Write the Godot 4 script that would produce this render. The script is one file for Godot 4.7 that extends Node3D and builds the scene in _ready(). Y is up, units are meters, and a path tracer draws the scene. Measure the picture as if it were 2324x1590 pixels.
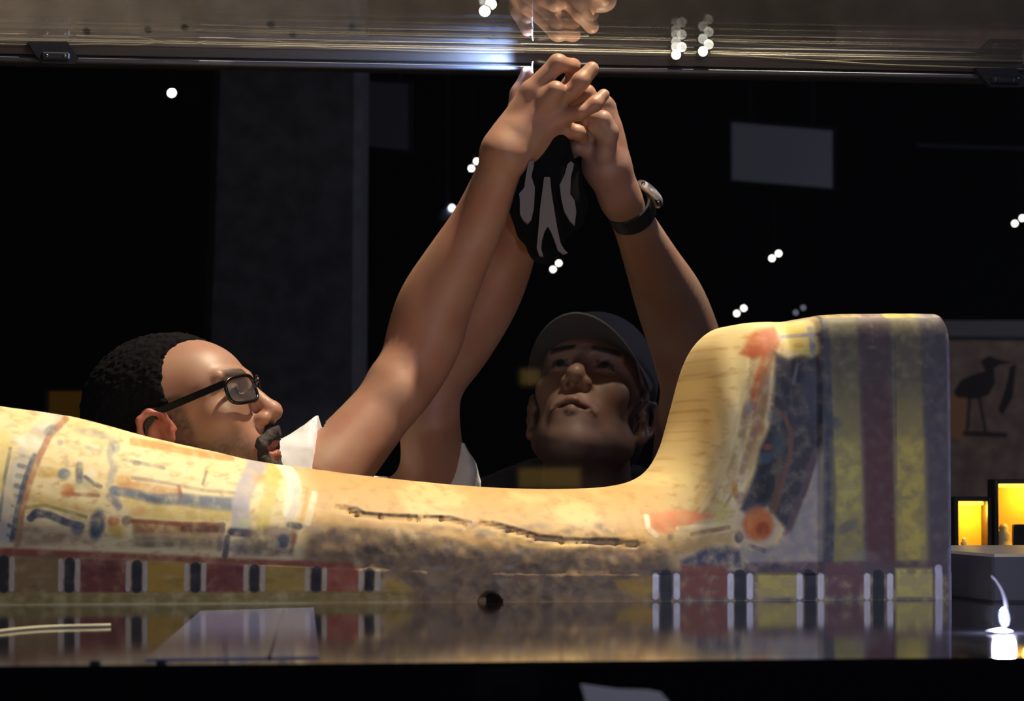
extends Node3D

# ------------------------------------------------------------------ helpers: placing
const FOC := 7800.0
const CAM := Vector3(0, 1.5, 0)
var cam_b: Basis
var K: Transform3D          # the display case's own frame: x along the coffin, y up from the deck, z towards the visitors

func at(px: float, py: float, d: float) -> Vector3:
	return CAM + cam_b * Vector3((px - 1162.0) / FOC * d, -(py - 795.0) / FOC * d, -d)

func on(px: float, py: float, z: float) -> Vector3:
	var dir := cam_b * Vector3((px - 1162.0) / FOC, -(py - 795.0) / FOC, -1.0)
	var o := K.affine_inverse() * CAM
	var l := K.basis.inverse() * dir
	return o + l * ((z - o.z) / l.z)

func hash1(n: float) -> float:
	return fposmod(sin(n * 127.1 + 3.7) * 43758.5453, 1.0)

func srgb(r: float, g: float, b: float) -> Color:
	return Color(r / 255.0, g / 255.0, b / 255.0)

func lin(r: float, g: float, b: float) -> Color:
	return srgb(r, g, b).srgb_to_linear()

func ss(a: float, b: float, x: float) -> float:
	return smoothstep(a, b, x)

# ------------------------------------------------------------------ helpers: naming
var taken := {}
func numbered(n: String) -> String:
	if not taken.has(n):
		taken[n] = 0
		return n
	taken[n] += 1
	return "%s_%03d" % [n, taken[n]]

func tag(o: Node, label := "", category := "", group := "", kind := "") -> void:
	if label: o.set_meta("label", label)
	if category: o.set_meta("category", category)
	if group: o.set_meta("group", group)
	if kind: o.set_meta("kind", kind)

func thing(called: String, label: String, category: String, xf := Transform3D.IDENTITY, group := "") -> Node3D:
	var o := Node3D.new()
	o.name = numbered(called)
	add_child(o)
	o.transform = xf
	tag(o, label, category, group)
	return o

func obj(called: String, g: Geo, m: Material, parent: Node = null, label := "") -> MeshInstance3D:
	var o := MeshInstance3D.new()
	o.name = called if parent else numbered(called)
	o.mesh = g.mesh()
	o.material_override = m
	(parent if parent else self).add_child(o, true)
	if label: o.set_meta("label", label)
	return o

func struct(called: String, g: Geo, m: Material) -> MeshInstance3D:
	var o := obj(called, g, m)
	o.set_meta("kind", "structure")
	return o

func mat(c: Color, rough := 0.6, metal := 0.0, spec := 0.5) -> StandardMaterial3D:
	var m := StandardMaterial3D.new()
	m.albedo_color = c
	m.roughness = rough
	m.metallic = metal
	m.metallic_specular = spec
	return m

func glow(c: Color, e: float) -> StandardMaterial3D:
	var m := mat(c, 0.5)
	m.emission_enabled = true
	m.emission = c
	m.emission_energy_multiplier = e
	return m

func noise_tex(freq: float, a: Color, b: Color, sd: int, oct := 4) -> NoiseTexture2D:
	var n := FastNoiseLite.new()
	n.seed = sd
	n.frequency = freq
	n.fractal_octaves = oct
	var t := NoiseTexture2D.new()
	t.width = 512
	t.height = 512
	t.seamless = true
	t.noise = n
	var g := Gradient.new()
	g.set_color(0, a)
	g.set_color(1, b)
	t.color_ramp = g
	return t

func noisy(a: Color, b: Color, freq: float, scale: float, rough: float, sd: int) -> StandardMaterial3D:
	var m := mat(Color.WHITE, rough)
	m.albedo_texture = noise_tex(freq, a, b, sd)
	m.uv1_triplanar = true
	m.uv1_scale = Vector3.ONE * scale
	return m

func pane(tint: Color, alpha := 0.003) -> StandardMaterial3D:
	var m := mat(Color(tint.r, tint.g, tint.b, alpha), 0.02)
	m.transparency = BaseMaterial3D.TRANSPARENCY_ALPHA
	return m

# ------------------------------------------------------------------ helpers: geometry
class Geo:
	var v := PackedVector3Array()
	var n := PackedVector3Array()
	var c := PackedColorArray()
	var uv := PackedVector2Array()
	var i := PackedInt32Array()
	var colored := false

	func tri(a: Vector3, b: Vector3, d: Vector3, out: Vector3) -> void:
		var nn := (b - a).cross(d - a)
		if nn.length() < 1e-14: return
		nn = nn.normalized()
		if nn.dot(out) < 0.0: nn = -nn
		var s := v.size()
		v.append_array([a, b, d])
		n.append_array([nn, nn, nn])
		uv.append_array([Vector2(a.x, a.y), Vector2(b.x, b.y), Vector2(d.x, d.y)])
		face(s, s + 1, s + 2, nn)

	func face(a: int, b: int, d: int, out: Vector3) -> void:
		if (v[b] - v[a]).cross(v[d] - v[a]).dot(out) > 0.0:
			i.append_array([a, d, b])
		else:
			i.append_array([a, b, d])

	func quad(a: Vector3, b: Vector3, d: Vector3, e: Vector3, out: Vector3) -> void:
		tri(a, b, d, out)
		tri(a, d, e, out)

	# a chamfered box
	func box(xf: Transform3D, size: Vector3, bev := 0.002) -> void:
		var h := size / 2.0
		var b := minf(bev, minf(h.x, minf(h.y, h.z)) * 0.49)
		var k := h - Vector3.ONE * b
		var p := func(s: Vector3, ax: int) -> Vector3:
			var q := s * k
			q[ax] = s[ax] * h[ax]
			return xf * q
		var S := [-1.0, 1.0]
		var o := xf.basis
		for ax in 3:
			var u := (ax + 1) % 3
			var w := (ax + 2) % 3
			for s in S:
				var cs := []
				for t in [[-1.0, -1.0], [1.0, -1.0], [1.0, 1.0], [-1.0, 1.0]]:
					var q := Vector3.ZERO
					q[ax] = s
					q[u] = t[0]
					q[w] = t[1]
					cs.append(p.call(q, ax))
				var nn := Vector3.ZERO
				nn[ax] = s
				quad(cs[0], cs[1], cs[2], cs[3], o * nn)
			for s in S:
				for t in S:
					var q0 := Vector3.ZERO
					q0[u] = s
					q0[w] = t
					var q1 := q0
					q0[ax] = -1.0
					q1[ax] = 1.0
					var nn := Vector3.ZERO
					nn[u] = s
					nn[w] = t
					quad(p.call(q0, u), p.call(q1, u), p.call(q1, w), p.call(q0, w), o * nn)
		for sx in S:
			for sy in S:
				for sz in S:
					var q := Vector3(sx, sy, sz)
					tri(p.call(q, 0), p.call(q, 1), p.call(q, 2), o * q)

	# rows of points, smooth; every row the same length
	func grid(rows: Array, wrap := false, uvs = null, outward := Vector3.ZERO) -> void:
		var s := v.size()
		var R := rows.size()
		var Q: int = rows[0].size()
		for r in R:
			for q in Q:
				v.append(rows[r][q])
				var du: Vector3 = rows[r][(q + 1) % Q if wrap else mini(q + 1, Q - 1)] - rows[r][(q - 1 + Q) % Q if wrap else maxi(q - 1, 0)]
				var dv: Vector3 = rows[mini(r + 1, R - 1)][q] - rows[maxi(r - 1, 0)][q]
				var nn := du.cross(dv)
				n.append(nn.normalized() if nn.length() > 1e-16 else Vector3.UP)
				uv.append(uvs[r][q] if uvs != null else Vector2(float(q) / Q, float(r) / R))
		var flip := false
		if outward != Vector3.ZERO:
			var mid := s + (R / 2) * Q + Q / 2
			flip = n[mid].dot(outward) < 0.0
			if flip:
				for k in range(s, v.size()): n[k] = -n[k]
		for r in R - 1:
			for q in (Q if wrap else Q - 1):
				var a := s + r * Q + q
				var b := s + r * Q + (q + 1) % Q
				var d := s + (r + 1) * Q + (q + 1) % Q
				var e := s + (r + 1) * Q + q
				var out := n[a] + n[b] + n[d] + n[e]
				face(a, b, d, out)
				face(a, d, e, out)

	func tube(pts: Array, rad: Array, sides := 10, caps := true) -> void:
		var rows := []
		var side := Vector3.ZERO
		for k in pts.size():
			var t: Vector3 = (pts[mini(k + 1, pts.size() - 1)] - pts[maxi(k - 1, 0)]).normalized()
			if side == Vector3.ZERO:
				side = t.cross(Vector3.UP if absf(t.y) < 0.9 else Vector3.RIGHT).normalized()
			side = (side - t * side.dot(t)).normalized()
			var up := side.cross(t)
			var r: float = rad[mini(k, rad.size() - 1)]
			var row := []
			for q in sides:
				var a := TAU * q / sides
				row.append(pts[k] + (side * cos(a) + up * sin(a)) * r)
			rows.append(row)
		if caps:
			var r0 := []
			var r1 := []
			for q in sides:
				r0.append(pts[0])
				r1.append(pts[-1])
			rows.push_front(r0)
			rows.push_back(r1)
		var before := v.size()
		grid(rows, true)
		# outward check against the axis
		var mid := before + (rows.size() / 2) * sides
		var cpt: Vector3 = pts[clampi(rows.size() / 2 - (1 if caps else 0), 0, pts.size() - 1)]
		if n[mid].dot(v[mid] - cpt) < 0.0:
			for k in range(before, v.size()): n[k] = -n[k]
			for k in range(i.size() - 1, -1, -3):
				if i[k] < before: break
				var t := i[k]
				i[k] = i[k - 1]
				i[k - 1] = t

	# flat strip swept along points, w wide across `up`, t thick
	func strap(pts: Array, up: Vector3, w: float, t: float) -> void:
		for k in pts.size() - 1:
			var a: Vector3 = pts[k]
			var b: Vector3 = pts[k + 1]
			var z := (b - a).normalized()
			var x := up.cross(z).normalized()
			var y := z.cross(x)
			box(Transform3D(Basis(x, y, z), (a + b) / 2.0), Vector3(t, w, a.distance_to(b) + t * 0.6), t * 0.3)

	func lathe(xf: Transform3D, prof: Array, sides := 24) -> void:
		var rows := []
		for p in prof:
			var row := []
			for q in sides:
				var a := TAU * q / sides
				row.append(xf * Vector3(p.x * cos(a), p.y, p.x * sin(a)))
			rows.append(row)
		var before := v.size()
		grid(rows, true)
		var m := before + (rows.size() / 2) * sides
		var axis := xf * Vector3(0, prof[rows.size() / 2].y, 0)
		if n[m].dot(v[m] - axis) < 0.0:
			for k in range(before, v.size()): n[k] = -n[k]
			for k in range(i.size() - 1, -1, -3):
				if i[k] < before: break
				var t := i[k]
				i[k] = i[k - 1]
				i[k - 1] = t

	# a flat outline pushed back to a plate; pts in the xy plane of xf, counted either way round
	func plate(xf: Transform3D, pts: PackedVector2Array, t: float) -> void:
		var tr := Geometry2D.triangulate_polygon(pts)
		for k in range(0, tr.size(), 3):
			for z in [0.0, -t]:
				var nn := xf.basis * Vector3(0, 0, 1 if z == 0.0 else -1)
				tri(xf * Vector3(pts[tr[k]].x, pts[tr[k]].y, z), xf * Vector3(pts[tr[k + 1]].x, pts[tr[k + 1]].y, z), xf * Vector3(pts[tr[k + 2]].x, pts[tr[k + 2]].y, z), nn)
		var cw := -1.0 if Geometry2D.is_polygon_clockwise(pts) else 1.0
		for k in pts.size():
			var a := pts[k]
			var b := pts[(k + 1) % pts.size()]
			var o := Vector2(b.y - a.y, a.x - b.x) * cw
			quad(xf * Vector3(a.x, a.y, 0), xf * Vector3(b.x, b.y, 0), xf * Vector3(b.x, b.y, -t), xf * Vector3(a.x, a.y, -t), xf.basis * Vector3(o.x, o.y, 0))

	func mesh() -> ArrayMesh:
		var a := []
		a.resize(Mesh.ARRAY_MAX)
		a[Mesh.ARRAY_VERTEX] = v
		a[Mesh.ARRAY_NORMAL] = n
		if c.size() == v.size(): a[Mesh.ARRAY_COLOR] = c
		if uv.size() == v.size(): a[Mesh.ARRAY_TEX_UV] = uv
		a[Mesh.ARRAY_INDEX] = i
		var m := ArrayMesh.new()
		m.add_surface_from_arrays(Mesh.PRIMITIVE_TRIANGLES, a)
		return m

# a distance field of tapered capsules and ellipsoids, meshed as surface nets
class Field:
	var kind := PackedInt32Array()
	var A := PackedVector3Array()
	var B := PackedVector3Array()
	var ra := PackedFloat32Array()
	var rb := PackedFloat32Array()
	var kk := PackedFloat32Array()
	var bas: Array[Basis] = []
	var inv := PackedFloat32Array()
	var noise: FastNoiseLite = null
	var amp := 0.0

	func put(kd: int, a: Vector3, b: Vector3, r0: float, r1: float, k: float, ib: Basis) -> void:
		kind.append(kd)
		A.append(a)
		B.append(b)
		ra.append(r0)
		rb.append(r1)
		kk.append(k)
		bas.append(ib)
		inv.append(1.0 / maxf((b - a).length_squared(), 1e-12))

	func cap(a: Vector3, b: Vector3, r0: float, r1: float, k := 0.01) -> void:
		put(0, a, b, r0, r1, k, Basis())

	func chain(pts: Array, r: Array, k := 0.01) -> void:
		for q in pts.size() - 1:
			cap(pts[q], pts[q + 1], r[q], r[q + 1], k)

	func ell(c: Vector3, r: Vector3, b := Basis(), k := 0.01) -> void:
		put(1, c, r, minf(r.x, minf(r.y, r.z)), 0, k, b.inverse())

	func cut(c: Vector3, r: Vector3, b := Basis(), k := 0.005) -> void:
		put(2, c, r, 0, 0, k, b.inverse())

	func keep(p: Vector3, nrm: Vector3, k := 0.002) -> void:   # keeps the side that nrm points away from
		put(3, p, nrm, 0, 0, k, Basis())

	func one(q: int, p: Vector3) -> float:
		var t := kind[q]
		if t == 0:
			var pa := p - A[q]
			var ab := B[q] - A[q]
			var h := clampf(pa.dot(ab) * inv[q], 0.0, 1.0)
			return (pa - ab * h).length() - lerpf(ra[q], rb[q], h)
		if t == 3:
			return (p - A[q]).dot(B[q])
		var l := bas[q] * (p - A[q])
		var r := B[q]
		var u := l / r
		var k0 := u.length()
		var k1 := (u / r).length()
		return k0 * (k0 - 1.0) / maxf(k1, 1e-6)

	func eval(p: Vector3, use: PackedInt32Array) -> float:
		var v := 1.0
		for q in use:
			var e := one(q, p)
			var k := kk[q]
			var t := kind[q]
			if t < 2:
				var h := maxf(k - absf(v - e), 0.0)
				v = minf(v, e) - h * h / (4.0 * k)
			else:
				if t == 2: e = -e
				var h := maxf(k - absf(v - e), 0.0)
				v = maxf(v, e) + h * h / (4.0 * k)
		if noise != null:
			v += noise.get_noise_3dv(p) * amp
		return v

	func net(g: Geo, lo: Vector3, hi: Vector3, cell: float, tint: Variant = null) -> void:
		var S := 6
		var nb := Vector3i(((hi - lo) / (cell * S)).ceil())
		var N := nb * S + Vector3i.ONE
		var val := PackedFloat32Array()
		val.resize(N.x * N.y * N.z)
		val.fill(9.0)
		var ids := PackedInt32Array()
		ids.resize(N.x * N.y * N.z)
		ids.fill(-1)
		var R := cell * S * 0.8661 * 1.02
		var all := PackedInt32Array(range(kind.size()))
		var act := []
		var sy := N.x
		var sz := N.x * N.y
		for bz in nb.z:
			for by in nb.y:
				for bx in nb.x:
					var ctr := lo + (Vector3(bx, by, bz) + Vector3.ONE * 0.5) * cell * S
					var d := eval(ctr, all)
					if absf(d) > R * 1.25 + amp: continue
					var use := PackedInt32Array()
					for q in all:
						var e := one(q, ctr)
						if kind[q] < 2:
							if e < 2.4 * R + maxf(d, 0.0) + kk[q]: use.append(q)
						elif kind[q] == 2:
							if e < 1.4 * R + kk[q]: use.append(q)
						else:
							use.append(q)
					act.append(Vector3i(bx, by, bz))
					for z in range(bz * S, bz * S + S + 1):
						for y in range(by * S, by * S + S + 1):
							for x in range(bx * S, bx * S + S + 1):
								var at_ := x + y * sy + z * sz
								if val[at_] > 8.0:
									val[at_] = eval(lo + Vector3(x, y, z) * cell, use)
		var base := g.v.size()
		var offs := [0, 1, sy, sy + 1, sz, sz + 1, sz + sy, sz + sy + 1]
		var edges := [[0, 1], [2, 3], [4, 5], [6, 7], [0, 2], [1, 3], [4, 6], [5, 7], [0, 4], [1, 5], [2, 6], [3, 7]]
		var cp := [Vector3(0, 0, 0), Vector3(1, 0, 0), Vector3(0, 1, 0), Vector3(1, 1, 0), Vector3(0, 0, 1), Vector3(1, 0, 1), Vector3(0, 1, 1), Vector3(1, 1, 1)]
		var made := PackedInt32Array()
		var w := PackedFloat32Array()
		w.resize(8)
		for b in act:
			for z in range(b.z * S, b.z * S + S):
				for y in range(b.y * S, b.y * S + S):
					for x in range(b.x * S, b.x * S + S):
						var o: int = x + y * sy + z * sz
						var neg := 0
						for q in 8:
							w[q] = val[o + offs[q]]
							if w[q] < 0.0: neg += 1
						if neg == 0 or neg == 8: continue
						var sum := Vector3.ZERO
						var cnt := 0
						for e in edges:
							var d0 := w[e[0]]
							var d1 := w[e[1]]
							if (d0 < 0.0) != (d1 < 0.0):
								sum += cp[e[0]].lerp(cp[e[1]], d0 / (d0 - d1))
								cnt += 1
						var gr := Vector3(w[1] + w[3] + w[5] + w[7] - w[0] - w[2] - w[4] - w[6], w[2] + w[3] + w[6] + w[7] - w[0] - w[1] - w[4] - w[5], w[4] + w[5] + w[6] + w[7] - w[0] - w[1] - w[2] - w[3])
						var p := lo + (Vector3(x, y, z) + sum / cnt) * cell
						ids[o] = g.v.size()
						g.v.append(p)
						g.n.append(gr.normalized())
						g.uv.append(Vector2.ZERO)
						g.c.append(tint.call(p, gr.normalized()) if tint != null else Color.WHITE)
						made.append(o)
		for o in made:
			for ax in 3:
				var da: int = [1, sy, sz][ax]
				var db: int = [sy, sz, 1][ax]
				var dc: int = [sz, 1, sy][ax]
				if o - db - dc < 0: continue
				if (val[o] < 0.0) == (val[o + da] < 0.0): continue
				var a := ids[o]
				var b2 := ids[o - db]
				var c2 := ids[o - db - dc]
				var d2 := ids[o - dc]
				if a < 0 or b2 < 0 or c2 < 0 or d2 < 0: continue
				var out := g.n[a] + g.n[b2] + g.n[c2] + g.n[d2]
				g.face(a, b2, c2, out)
				g.face(a, c2, d2, out)

# ------------------------------------------------------------------ the scene
func _ready() -> void:
	var pitch := atan((1060.0 - 795.0) / FOC)
	cam_b = Basis(Vector3.RIGHT, pitch)
	var yaw := deg_to_rad(9.0)
	K = Transform3D(Basis(Vector3(cos(yaw), 0, -sin(yaw)), Vector3.UP, Vector3(sin(yaw), 0, cos(yaw))), at(1162, 1366, 3.7))

	# camera
	var cam := Camera3D.new()
	cam.name = "camera"
	add_child(cam)
	cam.transform = Transform3D(cam_b, CAM)
	var ca := CameraAttributesPhysical.new()
	ca.frustum_focal_length = 12.0 * FOC / 795.0
	ca.frustum_near = 0.1
	ca.frustum_far = 60.0
	ca.frustum_focus_distance = 4.1
	ca.exposure_aperture = 12.0
	cam.attributes = ca
	cam.current = true

	# air and exposure
	var env := Environment.new()
	env.background_mode = Environment.BG_COLOR
	env.background_color = Color(0, 0, 0)
	env.tonemap_mode = Environment.TONE_MAPPER_LINEAR
	env.tonemap_exposure = 1.0
	env.sdfgi_enabled = true
	env.ssao_enabled = true
	env.ssil_enabled = true
	var we := WorldEnvironment.new()
	we.name = "world_environment"
	we.environment = env
	add_child(we)

	lights()
	room()
	display_case()
	coffin()
	back_hall()
	man_with_glasses()
	man_with_cap()
	small_things()

func spot(called: String, p: Vector3, to: Vector3, c: Color, e: float, deg: float, size: float, att := 0.6) -> SpotLight3D:
	var s := SpotLight3D.new()
	s.name = called
	add_child(s)
	s.look_at_from_position(p, to, Vector3(0.01, 0.3, 1).normalized())
	s.light_color = c
	s.light_energy = e
	s.spot_angle = deg
	s.spot_angle_attenuation = att
	s.spot_range = 30.0
	s.spot_attenuation = 2.0
	s.light_size = size
	s.shadow_enabled = true
	return s

# a gallery spotlight on a rod: housing, lens that glows, rod up to the ceiling
func gallery_lamp(p: Vector3, to: Vector3, r: float, e: float, c: Color, label: String, group := "", top := 4.2) -> void:
	var t := thing("gallery_spotlight", label, "spotlight", Transform3D(Basis(), p), group)
	var z := (to - p).normalized()
	var x := z.cross(Vector3.UP).normalized()
	var xf := Transform3D(Basis(x, z, x.cross(z)), Vector3.ZERO)
	var h := Geo.new()
	h.lathe(xf, [Vector2(0.0, -5.2 * r), Vector2(0.9 * r, -5.1 * r), Vector2(1.25 * r, -4.4 * r), Vector2(1.3 * r, -0.2 * r), Vector2(1.2 * r, 0.1 * r), Vector2(1.05 * r, 0.1 * r), Vector2(1.0 * r, -0.4 * r)])
	obj("housing", h, M_black, t)
	var l := Geo.new()
	l.lathe(xf, [Vector2(1.02 * r, -0.4 * r), Vector2(1.0 * r, -0.1 * r), Vector2(0.7 * r, 0.12 * r), Vector2(0.0, 0.2 * r)], 20)
	obj("lens", l, glow(c, e), t)
	var rod := Geo.new()
	var back := -z * 3.0 * r
	rod.tube([back + Vector3(0, 1.1 * r, 0), Vector3(back.x, top - p.y, back.z)], [0.25 * r + 0.002], 8)
	obj("rod", rod, M_black, t)

# two lamp heads on one bracket and rod
func twin_lamp(p: Vector3, q: Vector3, r: float, e: float, c: Color, label: String, group := "") -> void:
	var o := (p + q) / 2.0
	var t := thing("twin_spotlight", label, "spotlight", Transform3D(Basis(), o), group)
	var z := (CAM + Vector3(-0.4, -0.8, -2.0) - o).normalized()
	var x := z.cross(Vector3.UP).normalized()
	for w in [p - o, q - o]:
		var xf := Transform3D(Basis(x, z, x.cross(z)), w)
		var h := Geo.new()
		h.lathe(xf, [Vector2(0.0, -4.0 * r), Vector2(0.9 * r, -3.9 * r), Vector2(1.2 * r, -3.2 * r), Vector2(1.25 * r, -0.2 * r), Vector2(1.1 * r, 0.1 * r), Vector2(1.0 * r, -0.3 * r)], 16)
		var hd := obj("lamp_head", h, M_black, t)
		var l := Geo.new()
		l.lathe(xf, [Vector2(1.02 * r, -0.3 * r), Vector2(0.98 * r, 0.0), Vector2(0.6 * r, 0.2 * r), Vector2(0.0, 0.26 * r)], 16)
		obj("lens", l, glow(c, e), hd)
	var b := Geo.new()
	b.tube([p - o - z * 3.0 * r, q - o - z * 3.0 * r], [0.5 * r], 8)
	obj("bracket", b, M_black, t)
	b = Geo.new()
	b.tube([-z * 3.0 * r, Vector3(-z.x * 3.0 * r, 4.2 - o.y, -z.z * 3.0 * r)], [0.4 * r], 8)
	obj("rod", b, M_black, t)

var M_black: StandardMaterial3D
func lights() -> void:
	M_black = mat(srgb(22, 22, 24), 0.5)
	# the warm gallery spotlight that lights the coffin and the two men from above
	var kp := Vector3(0.6, 4.1, -4.22)
	var kt := Vector3(-0.2, 1.5, -3.95)
	gallery_lamp(kp, kt, 0.06, 6.0, srgb(255, 226, 176), "large warm gallery spotlight on a rod above the display case")
	var k := spot("warm_spotlight", kp + (kt - kp).normalized() * 0.05, kt, srgb(255, 236, 204), 15.5, 22.0, 0.05, 0.6)
	k.set_meta("label", "light of the warm gallery spotlight")
	# added off-view washer that gives the brown bulkhead its own light
	var wp := Vector3(-1.5, 3.0, -4.9)
	var wt := Vector3(-0.8, 2.25, -5.9)
	gallery_lamp(wp, wt, 0.04, 4.0, srgb(255, 230, 190), "added wall washer on a rod, lighting the brown bulkhead")
	spot("added_washer_light", wp + (wt - wp).normalized() * 0.04, wt, srgb(255, 242, 226), 2.3, 42.0, 0.03, 0.8)
	# added unseen fill panels: visitors' side, then the hall behind
	fill_panel(Vector3(1.6, 4.16, 0.4), 1.2, 8.5, "large added cool fill panel on the visitors' side of the hall")
	fill_panel(Vector3(3.4, 4.16, -6.6), 0.6, 2.8, "small added cool fill panel deep in the dark hall")

func fill_panel(pp: Vector3, w: float, e: float, label: String) -> void:  # added fill light with a glowing panel, out of view
	var t := thing("added_fill_panel", label, "lamp", Transform3D(Basis(), pp))
	var f := Geo.new()
	f.box(Transform3D(Basis(), Vector3(0, 0.02, 0)), Vector3(w + 0.1, 0.04, w + 0.1), 0.006)
	obj("frame", f, M_black, t)
	var gl := Geo.new()
	gl.box(Transform3D(Basis(), Vector3(0, -0.004, 0)), Vector3(w, 0.008, w), 0.002)
	obj("diffuser", gl, glow(srgb(200, 206, 255), 0.3), t)
	var a := AreaLight3D.new()
	a.name = numbered("fill_panel_light")
	add_child(a)
	a.area_size = Vector2(w, w)
	a.position = pp + Vector3(0, -0.02, 0)
	a.rotation.x = -PI / 2
	a.light_color = srgb(228, 228, 255)
	a.light_energy = e
	a.area_range = 30.0
	a.shadow_enabled = true

func slab(lo: Vector3, hi: Vector3, bev := 0.01) -> Geo:
	var g := Geo.new()
	g.box(Transform3D(Basis(), (lo + hi) / 2), hi - lo, bev)
	return g

func room() -> void:
	var dark := noisy(srgb(12, 12, 14), srgb(18, 18, 20), 0.01, 0.5, 0.95, 3)
	dark.metallic_specular = 0.0
	struct("floor", slab(Vector3(-9, -0.2, -17), Vector3(9, 0, 4)), noisy(srgb(40, 38, 38), srgb(52, 50, 48), 0.02, 0.7, 0.7, 4))
	struct("ceiling", slab(Vector3(-9, 4.2, -17), Vector3(9, 4.4, 4)), dark)
	struct("wall_back", slab(Vector3(-9, 0, -17.2), Vector3(9, 4.2, -17)), dark)
	struct("wall_front", slab(Vector3(-9, 0, 4), Vector3(9, 4.2, 4.2)), dark)
	struct("wall_left", slab(Vector3(-9.2, 0, -17), Vector3(-9, 4.2, 4)), dark)
	struct("wall_right", slab(Vector3(9, 0, -17), Vector3(9.2, 4.2, 4)), dark)

# ------------------------------------------------------------------ plinth, glass and rail
var rail_z := 0.0
var front_z := 0.0
func display_case() -> void:
	var black := mat(srgb(14, 14, 17), 0.06, 0.0, 0.5)
	var deck_y := K.origin.y
	var zf := on(1162, 1502, 0).z
	# distance of the front edge: where the ray through the front edge meets the deck
	var o := K.affine_inverse() * CAM
	var dl := K.basis.inverse() * (cam_b * Vector3(0, -(1502.0 - 795.0) / FOC, -1))
	zf = (o + dl * (-o.y / dl.y)).z
	var t := thing("display_plinth", "long glossy black display plinth under the painted coffin", "plinth", Transform3D(K.basis, Vector3(K.origin.x, 0, K.origin.z)))
	var g := Geo.new()
	g.box(Transform3D(Basis(), Vector3(-0.1, deck_y - 0.02, (zf - 0.43) / 2)), Vector3(2.6, 0.04, zf + 0.43), 0.004)
	obj("glossy_deck", g, black, t)
	g = Geo.new()
	g.box(Transform3D(Basis(), Vector3(-0.1, (deck_y - 0.04) / 2, (zf - 0.43) / 2 - 0.01)), Vector3(2.54, deck_y - 0.04, zf + 0.37), 0.004)
	obj("plinth_body", g, mat(srgb(16, 16, 19), 0.5), t)

	# the rail along the far edge of the glass top
	rail_z = (K.affine_inverse() * at(1280, 130, 4.37)).z
	var yt := on(1162, 127, rail_z).y
	var x0 := -1.5
	var x1 := on(2322, 180, rail_z).x
	var gt := thing("glass_hood", "clear glass hood of the display case with a grey rail along its top", "glass case", Transform3D(K.basis, K.origin))
	var r: MeshInstance3D = null
	var bar := func(pa: float, pb: float, thick: float, zz: float, m: Material, called: String) -> MeshInstance3D:
		var ya := on(1162, pa, rail_z).y
		var yb := on(1162, pb, rail_z).y
		var q := Geo.new()
		q.box(Transform3D(Basis(), Vector3((x0 + x1) / 2, (ya + yb) / 2, rail_z - thick / 2 + zz)), Vector3(x1 - x0, absf(ya - yb), thick), 0.0012)
		return obj(called, q, m, gt if called == "rail" else gt.get_node("rail"))
	r = bar.call(121, 143, 0.014, 0.0, mat(srgb(92, 84, 76), 0.6, 0.7), "rail")
	bar.call(112, 121, 0.016, 0.002, mat(srgb(120, 116, 106), 0.5, 0.8), "upper_strip")
	bar.call(143, 150, 0.01, -0.004, mat(srgb(14, 14, 16), 0.6), "dark_groove")
	bar.call(150, 160, 0.018, 0.004, mat(srgb(96, 96, 100), 0.5, 0.8), "lower_lip")
	# added thin tubes standing in for the wavy highlight on the rail
	var bead := mat(srgb(150, 142, 112), 0.6)
	for part in [[[-30, 99], [120, 102], [230, 100], [310, 102], [355, 97], [400, 92], [440, 96], [470, 101]], [[540, 106], [600, 107], [650, 105], [700, 106], [760, 110], [820, 111], [1000, 117], [1190, 119]], [[1325, 104], [1420, 108], [1540, 117], [1700, 128], [1850, 137], [2000, 146], [2150, 151], [2330, 156]]]:
		var pts := []
		var c := Curve3D.new()
		for p in part:
			c.add_point(on(p[0], p[1], rail_z + 0.006))
		for k in 33:
			pts.append(c.sample_baked(c.get_baked_length() * k / 32.0, true))
		var q := Geo.new()
		q.tube(pts, [0.0003, 0.0008, 0.0008, 0.0008], 6)
		obj("highlight_bead", q, bead, r, "added wavy pale line for the rail highlight")
	# black glass clamps at both ends of the rail
	for e in [[120, 120, 56, 25, "black metal glass clamp at the left end of the rail"], [2270, 176, 62, 22, "black metal glass clamp at the right end of the rail"]]:
		var p := on(e[0], e[1], rail_z + 0.012)
		var sc := 4.37 / FOC
		var cl := thing("glass_clamp", e[4], "clamp", Transform3D(K.basis, K * p))
		var q := Geo.new()
		var w: float = e[2] * sc
		var h: float = e[3] * sc
		q.plate(Transform3D(Basis(), Vector3(0, 0, 0.006)), PackedVector2Array([Vector2(-w, h * 0.9), Vector2(w * 0.55, h), Vector2(w * 0.8, h * 0.2), Vector2(w, -h * 0.5), Vector2(w * 0.85, -h), Vector2(-w * 0.4, -h), Vector2(-w * 0.7, -h * 0.2)]), 0.014)
		obj("clamp_body", q, mat(srgb(34, 34, 38), 0.4, 0.3), cl)
		q = Geo.new()
		q.box(Transform3D(Basis(), Vector3(w * 0.1, -h * 0.35, 0.008)), Vector3(w * 1.1, h * 0.7, 0.008), 0.002)
		obj("jaw_plate", q, mat(srgb(60, 62, 68), 0.35, 0.6), cl)
		for s in [-0.25, 0.45]:
			q = Geo.new()
			q.lathe(Transform3D(Basis(Vector3.RIGHT, PI / 2), Vector3(w * s, -h * 0.35, 0.0115)), [Vector2(0.0022, -0.002), Vector2(0.0022, 0.0008), Vector2(0.0012, 0.0014), Vector2(0, 0.0014)], 10)
			obj("screw", q, mat(srgb(120, 122, 128), 0.3, 0.9), cl)
	# glass: top, front and right-hand side
	var zfront := zf - 0.03
	front_z = zfront + 0.008
	var glass := pane(srgb(225, 235, 232))
	glass.metallic_specular = 0.5
	g = Geo.new()
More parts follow.
